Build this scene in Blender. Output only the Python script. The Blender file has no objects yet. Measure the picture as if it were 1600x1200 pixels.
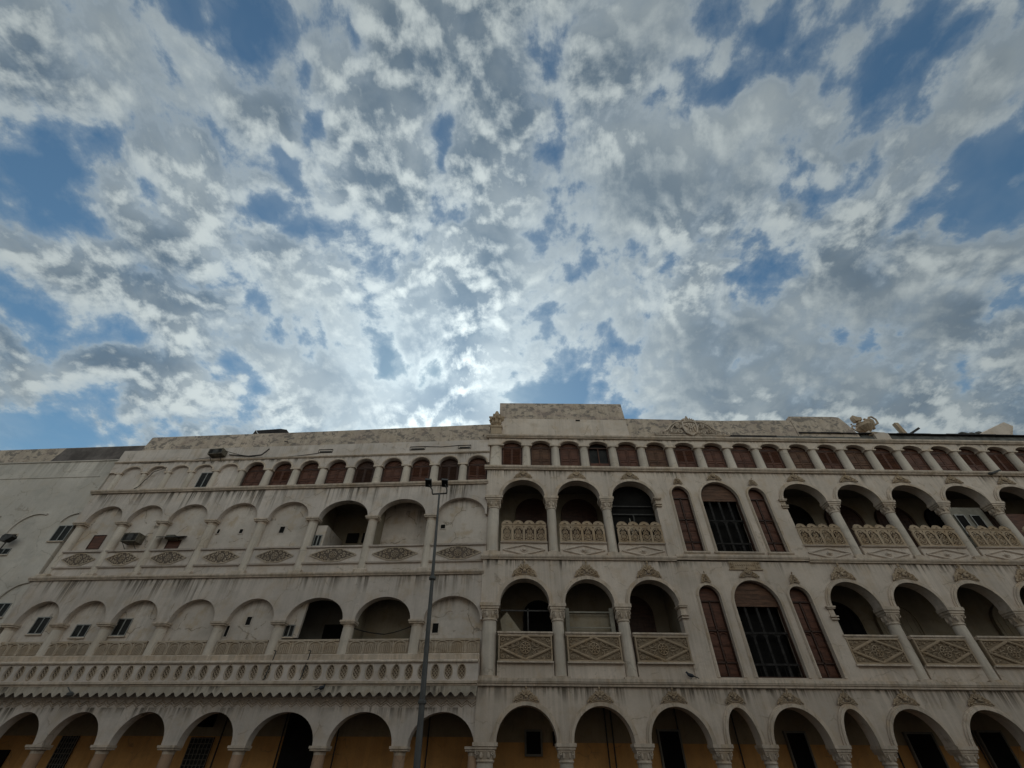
import bpy, bmesh, math, random
from mathutils import Vector, Matrix

sc = bpy.context.scene
C = sc.collection
PI = math.pi
R = math.radians

# ------------------------------------------------------------------ camera
cam_d = bpy.data.cameras.new('camera')
cam = bpy.data.objects.new('camera', cam_d)
C.objects.link(cam)
sc.camera = cam
cam_d.sensor_width = 36.0
cam_d.lens = 36.0 * 678 / 1600
cam_d.clip_start = 0.05
cam_d.clip_end = 6000
CAM_Z = 1.65
PITCH, ROLL, YAW = R(42.0), 0.0074, R(-0.59)
r0 = Vector((1, 0, 0))
f0 = Vector((0, math.cos(PITCH), math.sin(PITCH)))
u0 = Vector((0, -math.sin(PITCH), math.cos(PITCH)))
cr, sr = math.cos(ROLL), math.sin(ROLL)
rz = Matrix.Rotation(YAW, 3, 'Z')
ax = rz @ (r0 * cr + u0 * sr)
ay = rz @ (u0 * cr - r0 * sr)
az = -(rz @ f0)
m = Matrix((ax, ay, az)).transposed().to_4x4()
m.translation = Vector((0, 0, CAM_Z))
cam.matrix_world = m

sc.view_settings.view_transform = 'Standard'
sc.view_settings.look = 'None'
sc.view_settings.gamma = 1.0
sc.view_settings.exposure = 0.0
sc.cycles.max_bounces = 6
sc.cycles.diffuse_bounces = 4
sc.cycles.glossy_bounces = 2

# ------------------------------------------------------------------ sun, hidden behind the cloud and the roofs
SUN_AZ, SUN_EL = R(-11.5), R(39.5)      # azimuth from +Y, clockwise positive
sun_dir = Vector((math.sin(SUN_AZ) * math.cos(SUN_EL), math.cos(SUN_AZ) * math.cos(SUN_EL), math.sin(SUN_EL)))
sun_d = bpy.data.lights.new('sun', 'SUN')
sun_d.energy = 1.2
sun_d.angle = R(10)
sun_d.color = (1.0, 0.95, 0.88)
sun = bpy.data.objects.new('sun', sun_d)
C.objects.link(sun)
sun.rotation_euler = (-sun_dir).to_track_quat('-Z', 'Y').to_euler()
sun.location = (0, 0, 60)

# ------------------------------------------------------------------ sky with broken altocumulus
# centre x, centre y, radius a, radius b, angle, strength of gaps (-) and banks (+) in the
# cloud sheet, in units of its height above the ground
BLOBS = [(-0.3, 0.234, 0.071, 0.043, 2.315, -0.9), (-0.37, 0.316, 0.088, 0.042, 3.009, -1.0), (-0.435, 0.406, 0.062, 0.043, 2.926, -0.5),
  (-0.253, 0.198, 0.054, 0.022, 2.357, -0.5), (-0.2, 0.121, 0.056, 0.034, 1.234, -0.7), (-0.258, 0.154, 0.061, 0.047, 1.637, -0.5),
  (-0.39, 0.096, 0.065, 0.043, -2.874, -0.9), (-0.512, 0.151, 0.065, 0.048, 1.779, -0.45), (-0.697, 0.295, 0.088, 0.066, 2.579, -1.0),
  (-0.63, 0.334, 0.076, 0.068, -2.168, -0.8), (-0.789, 0.46, 0.083, 0.071, -1.932, -0.9), (-0.667, 0.515, 0.071, 0.055, -2.749, -0.6),
  (-0.538, 0.662, 0.079, 0.058, -2.643, -1.2), (-0.917, 0.702, 0.154, 0.102, -2.499, -1.2), (-0.568, 0.236, 0.055, 0.04, -2.234, -0.4),
  (0.083, 0.69, 0.096, 0.042, 3.106, -1.0), (0.245, 0.767, 0.07, 0.053, 3.126, -0.3), (-0.284, 0.648, 0.078, 0.025, 1.822, -0.35),
  (0.475, 0.25, 0.117, 0.046, 2.927, -1.3), (0.672, 0.24, 0.103, 0.052, 0.687, -1.2), (0.388, 0.231, 0.06, 0.043, -2.544, -0.5),
  (0.268, 0.189, 0.091, 0.052, 2.663, -0.7), (0.305, 0.111, 0.105, 0.056, 2.935, -0.6), (0.473, 0.092, 0.079, 0.051, -2.478, -0.55),
  (0.441, 0.151, 0.096, 0.053, -2.966, -0.35), (0.67, 0.284, 0.071, 0.035, -3.092, -0.9), (0.402, 0.406, 0.047, 0.043, 2.353, -0.6),
  (-0.092, 0.257, 0.053, 0.024, 1.671, -0.6), (-0.103, 0.223, 0.056, 0.033, 3.085, -0.3), (0.056, 0.118, 0.066, 0.039, -3.124, -0.3),
  (-0.019, 0.153, 0.064, 0.026, 1.58, -0.2), (0.832, 0.582, 0.093, 0.06, 0.826, -0.4), (0.757, 0.381, 0.042, 0.025, -3.023, -0.4),
  (-0.14, 0.154, 0.104, 0.078, 1.122, 0.5), (-0.366, 0.182, 0.103, 0.076, 2.685, 0.6), (-0.177, 0.274, 0.086, 0.073, 2.242, 0.45),
  (-0.379, 0.12, 0.051, 0.037, 2.002, 0.2), (-0.578, 0.142, 0.059, 0.048, -2.988, 0.25), (-0.595, 0.204, 0.051, 0.033, -2.457, 0.35),
  (-0.565, 0.324, 0.065, 0.045, -2.352, 0.5), (-0.544, 0.376, 0.088, 0.048, -2.49, 0.4), (0.138, 0.157, 0.106, 0.09, 0.902, 0.65),
  (0.101, 0.29, 0.2, 0.085, 3.127, 0.55), (0.22, 0.334, 0.155, 0.075, 2.753, 0.4), (-0.198, 0.585, 0.073, 0.049, 1.97, 0.8),
  (0.58, 0.408, 0.151, 0.106, 3.003, 0.95), (0.469, 0.55, 0.258, 0.111, 3.049, 0.6), (0.758, 0.488, 0.111, 0.081, 0.877, 0.4),
  (0.584, 0.143, 0.089, 0.043, 1.219, 0.7), (0.564, 0.305, 0.043, 0.033, 2.32, 0.4), (0.732, 0.343, 0.042, 0.038, 0.211, 0.6),
  (0.811, 0.452, 0.093, 0.051, 0.821, 0.5), (-0.695, 0.623, 0.186, 0.094, -2.672, 0.45), (-0.323, 0.718, 0.159, 0.083, -3.101, 0.45),
  (-0.072, 0.602, 0.181, 0.089, 3.133, 0.5), (0.414, 0.695, 0.23, 0.066, 3.012, 0.4), (-0.529, 0.481, 0.094, 0.053, -2.743, 0.25),
  (-0.114, 0.467, 0.175, 0.111, 3.104, 0.45), (0.075, 0.477, 0.118, 0.076, 3.133, 0.4), (-0.135, 0.762, 0.128, 0.052, -3.125, 0.5),
  (-0.906, 0.596, 0.061, 0.048, 2.36, 0.5), (-0.72, 0.401, 0.057, 0.027, -2.501, 0.5), (-0.375, 0.507, 0.099, 0.082, 2.428, 0.2),
  (-0.275, 0.756, 0.165, 0.078, -3.097, 0.5), (0.078, 0.377, 0.087, 0.054, -3.141, 0.5), (0.206, 0.564, 0.087, 0.07, -3.047, 0.5),
  (0.078, 0.529, 0.062, 0.054, -3.063, 0.4), (-0.253, 0.541, 0.083, 0.059, 1.868, 0.35), (-0.529, 0.481, 0.057, 0.044, 2.555, 0.2),
  (-0.419, 0.677, 0.1, 0.063, -3.136, 0.35), (0.018, 0.205, 0.08, 0.074, 1.433, 0.4), (0.126, 0.514, 0.109, 0.079, -3.122, 0.4),
  (0.216, 0.622, 0.116, 0.06, 3.094, 0.45), (-0.075, 0.679, 0.082, 0.064, 3.097, 0.4), (0.702, 0.643, 0.16, 0.069, 2.976, 0.5)]

world = bpy.data.worlds.new('World')
sc.world = world
world.use_nodes = True
wt = world.node_tree
wt.nodes.clear()
WL = wt.links


def wn(kind, **kw):
    n = wt.nodes.new(kind)
    for k, v in kw.items():
        setattr(n, k, v)
    return n


def wput(sock, v):
    if isinstance(v, bpy.types.NodeSocket):
        WL.new(v, sock)
    elif v is not None:
        sock.default_value = v


def wmath(op, a, b=None, c=None, clamp=False):
    n = wn('ShaderNodeMath', operation=op, use_clamp=clamp)
    for s, v in zip(n.inputs, (a, b, c)):
        wput(s, v)
    return n.outputs[0]


def wvec(op, a, b=None, scale=None):
    n = wn('ShaderNodeVectorMath', operation=op)
    wput(n.inputs[0], a)
    if b is not None:
        wput(n.inputs[1], b)
    if scale is not None:
        wput(n.inputs['Scale'], scale)
    return n.outputs['Value'] if op in ('DOT_PRODUCT', 'LENGTH') else n.outputs[0]


def wnoise(vec, scale, detail, rough, lac=2.0, dist=0.0):
    n = wn('ShaderNodeTexNoise', noise_dimensions='2D')
    wput(n.inputs['Vector'], vec)
    n.inputs['Scale'].default_value = scale
    n.inputs['Detail'].default_value = detail
    n.inputs['Roughness'].default_value = rough
    n.inputs['Lacunarity'].default_value = lac
    n.inputs['Distortion'].default_value = dist
    return n


def wsmooth(v, a, b, lo=0.0, hi=1.0):
    n = wn('ShaderNodeMapRange', interpolation_type='SMOOTHSTEP')
    wput(n.inputs['Value'], v)
    wput(n.inputs['From Min'], a)
    wput(n.inputs['From Max'], b)
    wput(n.inputs['To Min'], lo)
    wput(n.inputs['To Max'], hi)
    return n.outputs[0]


def wmix(fac, a, b, kind='MIX'):
    n = wn('ShaderNodeMix', data_type='RGBA', blend_type=kind)
    wput(n.inputs['Factor'], fac)
    for s, v in ((n.inputs[6], a), (n.inputs[7], b)):
        wput(s, v if isinstance(v, bpy.types.NodeSocket) else (*v, 1.0))
    return n.outputs[2]


geo = wn('ShaderNodeTexCoord').outputs['Generated']
sep = wn('ShaderNodeSeparateXYZ')
WL.new(geo, sep.inputs[0])
dx, dy, dz = sep.outputs
zc = wmath('ADD', wmath('MAXIMUM', dz, 0.0), 0.4)      # the cloud sheet curves down with the sky
comb = wn('ShaderNodeCombineXYZ')
WL.new(wmath('DIVIDE', dx, zc), comb.inputs[0])
WL.new(wmath('DIVIDE', dy, zc), comb.inputs[1])
q = comb.outputs[0]

# coverage bias from the table, edges broken up by a warp
wrp = wnoise(q, 3.2, 4, 0.6)
warp = wvec('SCALE', wvec('SUBTRACT', wrp.outputs['Color'], (0.5, 0.5, 0.5)), scale=0.20)
qw = wvec('ADD', q, warp)
bias = None
for (bx, by, ra, rb, an, st) in BLOBS:
    mp = wn('ShaderNodeMapping', vector_type='TEXTURE')
    WL.new(qw, mp.inputs['Vector'])
    mp.inputs['Location'].default_value = (bx, by, 0)
    mp.inputs['Rotation'].default_value = (0, 0, an)
    mp.inputs['Scale'].default_value = (ra * 1.45, rb * 1.45, 1)
    # the warp has a z part: flatten it
    fl = wvec('MULTIPLY', mp.outputs[0], (1, 1, 0))
    gr = wn('ShaderNodeTexGradient', gradient_type='QUADRATIC_SPHERE')
    WL.new(fl, gr.inputs[0])
    bias = wmath('MULTIPLY_ADD', gr.outputs['Fac'], st, 0.0 if bias is None else bias)
bias = wmath('MAXIMUM', wmath('MINIMUM', bias, 0.62), -0.75)

# stretched along the wind, which blows towards the sun
st_ = wn('ShaderNodeMapping')
WL.new(q, st_.inputs['Vector'])
st_.inputs['Scale'].default_value = (1.0, 0.92, 1.0)
qs = st_.outputs[0]
warp2 = wvec('SCALE', wvec('SUBTRACT', wnoise(qs, 4.0, 2, 0.5).outputs['Color'], (0.5, 0.5, 0.5)), scale=0.05)
qs = wvec('ADD', qs, warp2)


def wvor(vec, scale, smooth):
    n = wn('ShaderNodeTexVoronoi', feature='SMOOTH_F1', voronoi_dimensions='2D')
    WL.new(vec, n.inputs['Vector'])
    n.inputs['Scale'].default_value = scale
    n.inputs['Smoothness'].default_value = smooth
    return n.outputs['Distance']


def density(vec, full=True):
    big = wnoise(vec, 2.6, 2, 0.5).outputs['Fac']
    puff = wnoise(vec, 7.0, 10, 0.62).outputs['Fac']
    v1 = wvor(vec, 13.0, 0.45)
    v2 = wvor(vec, 31.0, 0.45)
    d = wmath('MULTIPLY', big, 0.50)
    d = wmath('MULTIPLY_ADD', puff, 1.12, d)
    d = wmath('MULTIPLY_ADD', v1, -0.15, d)
    d = wmath('MULTIPLY_ADD', v2, -0.13, d)
    return wmath('SUBTRACT', d, 0.71)      # centred on zero


sx, sy = sun_dir.x / sun_dir.z, sun_dir.y / sun_dir.z
ln = math.hypot(sx, sy)
d0 = density(qs)
offs = wvec('ADD', qs, (sx / ln * 0.018, sy / ln * 0.018, 0.0))
d1 = density(offs)
dens = wmath('MULTIPLY_ADD', bias, 0.42, wmath('MULTIPLY_ADD', d0, 1.12, 0.15))
relief = wmath('SUBTRACT', d0, d1)
cover = wmath('MULTIPLY_ADD', wsmooth(dens, -0.20, 0.10), 0.45, wmath('MULTIPLY', wsmooth(dens, -0.03, 0.11), 0.55))
low = wmath('MULTIPLY_ADD', wnoise(qs, 2.6, 2, 0.5).outputs['Fac'], 0.55, wmath('MULTIPLY', wnoise(qs, 6.0, 3, 0.5).outputs['Fac'], 0.75))
lowd = wmath('MULTIPLY_ADD', bias, 0.42, wmath('SUBTRACT', low, 0.65))
thick = wmath('MULTIPLY', wsmooth(lowd, -0.16, 0.34), wsmooth(dens, 0.0, 0.24))
thin = wmath('MULTIPLY', wsmooth(wnoise(qs, 3.4, 5, 0.6).outputs['Fac'], 0.40, 0.72), wmath('MULTIPLY_ADD', bias, 0.25, 0.42))
cover = wmath('MAXIMUM', cover, thin)
mott = wsmooth(wnoise(qs, 9.0, 5, 0.6).outputs['Fac'], 0.32, 0.68)
veil = wsmooth(wnoise(qs, 1.9, 3, 0.5).outputs['Fac'], 0.35, 0.65)

# how near to the sun
ndot = wvec('DOT_PRODUCT', geo, tuple(sun_dir))
near1 = wmath('POWER', wmath('MAXIMUM', ndot, 0.0), 5.0)
near2 = wmath('POWER', wmath('MAXIMUM', ndot, 0.0), 28.0)

sky = wn('ShaderNodeTexSky', sky_type='NISHITA')
sky.sun_disc = False
sky.sun_elevation = SUN_EL
sky.sun_rotation = SUN_AZ
sky.air_density = 1.2
sky.dust_density = 0.3
sky.ozone_density = 1.6
SKY_STRENGTH = 0.10
blue = wmix(1.0, sky.outputs[0], (0.52, 0.70, 0.715), 'MULTIPLY')

k = 1.0 / SKY_STRENGTH
bright = tuple(v * k for v in (0.71, 0.79, 0.79))
grey = tuple(v * k for v in (0.165, 0.235, 0.305))
lit = wmath('SUBTRACT', 0.60, wmath('MULTIPLY', thick, wmath('MULTIPLY_ADD', veil, 0.20, 0.24)))
lit = wmath('MULTIPLY_ADD', wsmooth(dens, 0.16, 0.02), 0.26, lit)       # thin edges let the light through
calm = wsmooth(wnoise(qs, 2.3, 2, 0.5).outputs['Fac'], 0.40, 0.60, 0.25, 1.0)
lit = wmath('MULTIPLY_ADD', wmath('SUBTRACT', mott, 0.5), wmath('MULTIPLY', calm, 0.26), lit)
lit = wmath('MULTIPLY_ADD', wmath('MAXIMUM', relief, -0.035), wmath('MULTIPLY', calm, 4.4), lit)
lit = wsmooth(lit, -0.10, 1.15)
cl = wmix(lit, grey, bright)
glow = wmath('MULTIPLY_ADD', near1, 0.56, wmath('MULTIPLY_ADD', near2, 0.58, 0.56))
# clouds opposite the sun are lit from the front: brighter, a little warm, and boosted to light the facades
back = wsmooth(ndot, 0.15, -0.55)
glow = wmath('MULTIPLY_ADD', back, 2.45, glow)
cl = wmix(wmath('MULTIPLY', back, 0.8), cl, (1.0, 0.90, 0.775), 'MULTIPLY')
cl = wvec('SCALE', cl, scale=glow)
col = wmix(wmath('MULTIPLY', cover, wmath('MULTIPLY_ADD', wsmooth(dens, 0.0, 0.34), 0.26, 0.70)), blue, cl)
# murk and rooftops near and below the horizon
col = wmix(wsmooth(dz, -0.02, 0.16), tuple(v * k for v in (0.10, 0.10, 0.10)), col)
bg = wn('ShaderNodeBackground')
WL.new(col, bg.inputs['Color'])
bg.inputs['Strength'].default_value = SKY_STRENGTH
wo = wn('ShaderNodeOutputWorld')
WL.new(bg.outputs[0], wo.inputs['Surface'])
world.cycles.sampling_method = 'MANUAL'
world.cycles.sample_map_resolution = 512

# ------------------------------------------------------------------ mesh kit (x along the front, y inward, z up)
class MB:
    def __init__(self):
        self.v, self.f, self.marks = [], [], []

    def add(self, verts, faces):
        n = len(self.v)
        self.v += [tuple(p) for p in verts]
        self.f += [tuple(i + n for i in f) for f in faces]
        return self

    def box(self, x0, x1, y0, y1, z0, z1):
        return self.add([(x0, y0, z0), (x1, y0, z0), (x1, y1, z0), (x0, y1, z0),
                         (x0, y0, z1), (x1, y0, z1), (x1, y1, z1), (x0, y1, z1)],
                        [(0, 3, 2, 1), (4, 5, 6, 7), (0, 1, 5, 4), (1, 2, 6, 5), (2, 3, 7, 6), (3, 0, 4, 7)])

    def obox(self, c, ex, ey, ez):
        c, ex, ey, ez = map(Vector, (c, ex, ey, ez))
        vs = [c + ex * a + ey * b + ez * d for d in (-.5, .5) for a, b in ((-.5, -.5), (.5, -.5), (.5, .5), (-.5, .5))]
        return self.add(vs, [(0, 3, 2, 1), (4, 5, 6, 7), (0, 1, 5, 4), (1, 2, 6, 5), (2, 3, 7, 6), (3, 0, 4, 7)])

    def lathe(self, cx, cy, prof, n=16, a0=0.0, a1=2 * PI):
        full = abs(a1 - a0 - 2 * PI) < 1e-6
        k = n if full else n + 1
        vs = []
        for r, z in prof:
            for i in range(k):
                a = a0 + (a1 - a0) * i / n
                vs.append((cx + r * math.cos(a), cy + r * math.sin(a), z))
        fs = []
        for j in range(len(prof) - 1):
            for i in range(n):
                i2 = (i + 1) % k
                fs.append((j * k + i, j * k + i2, (j + 1) * k + i2, (j + 1) * k + i))
        if full:
            fs.append(tuple(range(k - 1, -1, -1)))
            fs.append(tuple((len(prof) - 1) * k + i for i in range(k)))
        return self.add(vs, fs)

    def tube(self, pts, r, n=5, closed=False):
        pts = [Vector(p) for p in pts]
        m = len(pts)
        rs = r if isinstance(r, (list, tuple)) else [r] * m
        vs, fs = [], []
        prev = None
        for i, p in enumerate(pts):
            if closed:
                t = pts[(i + 1) % m] - pts[i - 1]
            else:
                t = pts[min(i + 1, m - 1)] - pts[max(i - 1, 0)]
            t.normalize()
            ref = prev if prev is not None else (Vector((0, 1, 0)) if abs(t.y) < .9 else Vector((1, 0, 0)))
            a = ref - t * ref.dot(t)
            a.normalize()
            prev = a
            b = t.cross(a)
            for k in range(n):
                an = 2 * PI * k / n
                vs.append(p + (a * math.cos(an) + b * math.sin(an)) * rs[i])
        for i in range(m if closed else m - 1):
            j = (i + 1) % m
            for k in range(n):
                k2 = (k + 1) % n
                fs.append((i * n + k, i * n + k2, j * n + k2, j * n + k))
        if not closed:
            fs.append(tuple(range(n - 1, -1, -1)))
            fs.append(tuple((m - 1) * n + k for k in range(n)))
        return self.add(vs, fs)

    def prism(self, poly, y0, y1):
        n = len(poly)
        vs = [(x, y0, z) for x, z in poly] + [(x, y1, z) for x, z in poly]
        fs = [tuple(range(n)), tuple(range(2 * n - 1, n - 1, -1))]
        fs += [(i, i + n, (i + 1) % n + n, (i + 1) % n) for i in range(n)]
        return self.add(vs, fs)

    def blob(self, c, rx, ry, rz_, n=8, m_=5, tilt=0.0):
        vs, fs = [], []
        ct, st2 = math.cos(tilt), math.sin(tilt)
        for j in range(m_ + 1):
            ph = PI * j / m_
            for i in range(n):
                th = 2 * PI * i / n
                x, y, z = rx * math.sin(ph) * math.cos(th), ry * math.sin(ph) * math.sin(th), rz_ * math.cos(ph)
                vs.append((c[0] + x * ct + z * st2, c[1] + y, c[2] - x * st2 + z * ct))
        for j in range(m_):
            for i in range(n):
                i2 = (i + 1) % n
                fs.append((j * n + i, (j + 1) * n + i, (j + 1) * n + i2, j * n + i2))
        return self.add(vs, fs)

    def profile(self, x0, x1, prof):
        """moulding with the section prof [(y, z)...] run from x0 to x1"""
        n = len(prof)
        vs = [(x0, y, z) for y, z in prof] + [(x1, y, z) for y, z in prof]
        fs = [(i, (i + 1) % n, (i + 1) % n + n, i + n) for i in range(n)]
        fs += [tuple(range(n - 1, -1, -1)), tuple(range(n, 2 * n))]
        return self.add(vs, fs)

    def strip(self, inner, outer, y0, y1):
        """flat moulding between two paths in the x-z plane, from depth y0 to y1"""
        n = len(inner)
        vs = [(x, y0, z) for x, z in inner] + [(x, y0, z) for x, z in outer] + \
             [(x, y1, z) for x, z in inner] + [(x, y1, z) for x, z in outer]
        fs = []
        for i in range(n - 1):
            a, b, c, d = i, i + 1, n + i + 1, n + i
            fs += [(a, d, c, b), (2 * n + a, 2 * n + b, 2 * n + c, 2 * n + d),
                   (a, b, 2 * n + b, 2 * n + a), (d, 2 * n + d, 2 * n + c, c)]
        fs += [(0, 2 * n, 3 * n, n), (n - 1, 2 * n - 1, 4 * n - 1, 3 * n - 1)]
        return self.add(vs, fs)

    def arch_wall(self, x0, x1, z0, z1, y0, y1, ops, n=20):
        """wall slab with arched openings ops = [(cx, half width, z bottom, z spring, rise)]"""
        xs, cols = x0, []
        for (cx, hw, zb, zs, ri) in sorted(ops):
            if cx - hw > xs + 1e-4:
                cols.append((xs, cx - hw, None))
            pts = []
            for i in range(n + 1):
                a = PI * (1 - i / n)
                pts.append((cx + hw * math.cos(a), zs + ri * math.sin(a)))
            for i in range(n):
                cols.append((pts[i][0], pts[i + 1][0], (pts[i][1], pts[i + 1][1], zb)))
            # reveals
            loop = [(cx - hw, max(zb, z0))] + pts + [(cx + hw, max(zb, z0))]
            if zs <= z0 + 1e-6:
                loop = pts
            for (a, za), (b, zb2) in zip(loop, loop[1:]):
                self.add([(a, y0, za), (b, y0, zb2), (b, y1, zb2), (a, y1, za)], [(0, 1, 2, 3)])
            if zb > z0 + 1e-6:
                self.add([(cx - hw, y0, zb), (cx + hw, y0, zb), (cx + hw, y1, zb), (cx - hw, y1, zb)], [(3, 2, 1, 0)])
            xs = cx + hw
        if x1 > xs + 1e-4:
            cols.append((xs, x1, None))
        for a, b, o in cols:
            for y, fl in ((y0, 0), (y1, 1)):
                quads = []
                if o is None:
                    quads.append([(a, y, z0), (b, y, z0), (b, y, z1), (a, y, z1)])
                else:
                    za, zb2, zb = o
                    quads.append([(a, y, za), (b, y, zb2), (b, y, z1), (a, y, z1)])
                    if zb > z0 + 1e-6:
                        quads.append([(a, y, z0), (b, y, z0), (b, y, zb), (a, y, zb)])
                for qd in quads:
                    self.add(qd, [(3, 2, 1, 0) if fl else (0, 1, 2, 3)])
            self.add([(a, y0, z1), (b, y0, z1), (b, y1, z1), (a, y1, z1)], [(0, 1, 2, 3)])
            if o is None or o[2] > z0 + 1e-6:
                self.add([(a, y0, z0), (b, y0, z0), (b, y1, z0), (a, y1, z0)], [(3, 2, 1, 0)])
        for x, fl in ((x0, 0), (x1, 1)):
            self.add([(x, y0, z0), (x, y1, z0), (x, y1, z1), (x, y0, z1)], [(0, 3, 2, 1) if not fl else (0, 1, 2, 3)])
        return self

    def spiral(self, cx, cz, y, r, turns, a0, d=1, rad=0.014, n=14, n5=4):
        pts = []
        for i in range(n + 1):
            t = i / n
            a = a0 + d * turns * 2 * PI * t
            rr = r * (1 - 0.85 * t)
            pts.append((cx + rr * math.cos(a), y, cz + rr * math.sin(a)))
        return self.tube(pts, [rad * (1 - .4 * i / n) for i in range(n + 1)], n5)

    def mk(self):
        """start a new separate piece"""
        self.marks.append((len(self.v), len(self.f)))
        return self

    def build_each(self, name, mat, parent=None, smooth=False):
        out = []
        ms = self.marks + [(len(self.v), len(self.f))]
        for (v0, f0), (v1, f1) in zip(ms, ms[1:]):
            b = MB()
            b.v = self.v[v0:v1]
            b.f = [tuple(i - v0 for i in f) for f in self.f[f0:f1]]
            if b.v:
                out.append(b.build(name, mat, parent, smooth))
        return out

    def build(self, name, mat, parent=None, smooth=False, merge=False):
        me = bpy.data.meshes.new(name)
        me.from_pydata(self.v, [], self.f)
        me.materials.append(mat)
        if merge:
            bm = bmesh.new()
            bm.from_mesh(me)
            bmesh.ops.remove_doubles(bm, verts=bm.verts, dist=1e-4)
            bm.to_mesh(me)
            bm.free()
        if smooth:
            for p in me.polygons:
                p.use_smooth = True
            try:
                me.set_sharp_from_angle(angle=R(38))
            except Exception:
                pass
        me.update()
        o = bpy.data.objects.new(name, me)
        C.objects.link(o)
        if parent is not None:
            o.parent = parent
        return o


def thing(name, label, cat, loc=(0, 0, 0), rotz=0.0, group=None):
    o = bpy.data.objects.new(name, None)
    C.objects.link(o)
    o.location = loc
    o.rotation_euler = (0, 0, rotz)
    o['label'] = label
    o['category'] = cat
    if group:
        o['group'] = group
    return o


def dup(src, loc, parent=None, label=None, scale=None):
    """copy of a part (with its sub-parts), moved by loc"""
    c = src.copy()
    C.objects.link(c)
    c.parent = parent if parent is not None else src.parent
    c.location = loc
    if scale:
        c.scale = scale
    if 'label' in c:
        del c['label']
    if label:
        c['label'] = label
    for ch in src.children:
        g = ch.copy()
        C.objects.link(g)
        g.parent = c
    return c


def arc(cx, hw, zs, ri, zb, n=24):
    pts = [(cx - hw, zb)] if zb < zs - 1e-4 else []
    pts += [(cx + hw * math.cos(PI * (1 - i / n)), zs + ri * math.sin(PI * (1 - i / n))) for i in range(n + 1)]
    if zb < zs - 1e-4:
        pts.append((cx + hw, zb))
    return pts


# ------------------------------------------------------------------ materials
class Mt:
    def __init__(self, name):
        self.m = bpy.data.materials.new(name)
        self.m.use_nodes = True
        self.t = self.m.node_tree
        self.b = self.t.nodes['Principled BSDF']
        self.L = self.t.links
        self.pos = self.n('ShaderNodeNewGeometry').outputs['Position']

    def n(self, kind, **kw):
        nd = self.t.nodes.new(kind)
        for k_, v in kw.items():
            setattr(nd, k_, v)
        return nd

    def put(self, s, v):
        if isinstance(v, bpy.types.NodeSocket):
            self.L.new(v, s)
        elif isinstance(v, (tuple, list)) and len(v) == 3 and s.type == 'RGBA':
            s.default_value = (*v, 1)
        else:
            s.default_value = v

    def scl(self, v, s):
        nd = self.n('ShaderNodeVectorMath', operation='MULTIPLY')
        self.put(nd.inputs[0], v)
        nd.inputs[1].default_value = s
        return nd.outputs[0]

    def noise(self, vec, scale, detail=4, rough=.55, dist=0):
        nd = self.n('ShaderNodeTexNoise')
        self.put(nd.inputs['Vector'], vec)
        nd.inputs['Scale'].default_value = scale
        nd.inputs['Detail'].default_value = detail
        nd.inputs['Roughness'].default_value = rough
        nd.inputs['Distortion'].default_value = dist
        return nd.outputs['Fac']

    def sm(self, v, a, b, lo=0., hi=1.):
        nd = self.n('ShaderNodeMapRange', interpolation_type='SMOOTHSTEP')
        for s, x in zip(nd.inputs, (v, a, b, lo, hi)):
            self.put(s, x)
        return nd.outputs[0]

    def math(self, op, a, b=0., c=0., clamp=False):
        nd = self.n('ShaderNodeMath', operation=op, use_clamp=clamp)
        for s, x in zip(nd.inputs, (a, b, c)):
            self.put(s, x)
        return nd.outputs[0]

    def mix(self, f, a, b, kind='MIX'):
        nd = self.n('ShaderNodeMix', data_type='RGBA', blend_type=kind)
        self.put(nd.inputs['Factor'], f)
        self.put(nd.inputs[6], a)
        self.put(nd.inputs[7], b)
        return nd.outputs[2]

    def bump(self, h, strength=.4, dist=.02):
        nd = self.n('ShaderNodeBump')
        nd.inputs['Strength'].default_value = strength
        nd.inputs['Distance'].default_value = dist
        self.put(nd.inputs['Height'], h)
        self.L.new(nd.outputs[0], self.b.inputs['Normal'])

    def done(self, col, rough=.85, spec=.25):
        self.put(self.b.inputs['Base Color'], col)
        self.put(self.b.inputs['Roughness'], rough)
        self.b.inputs['Specular IOR Level'].default_value = spec
        return self.m


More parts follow.
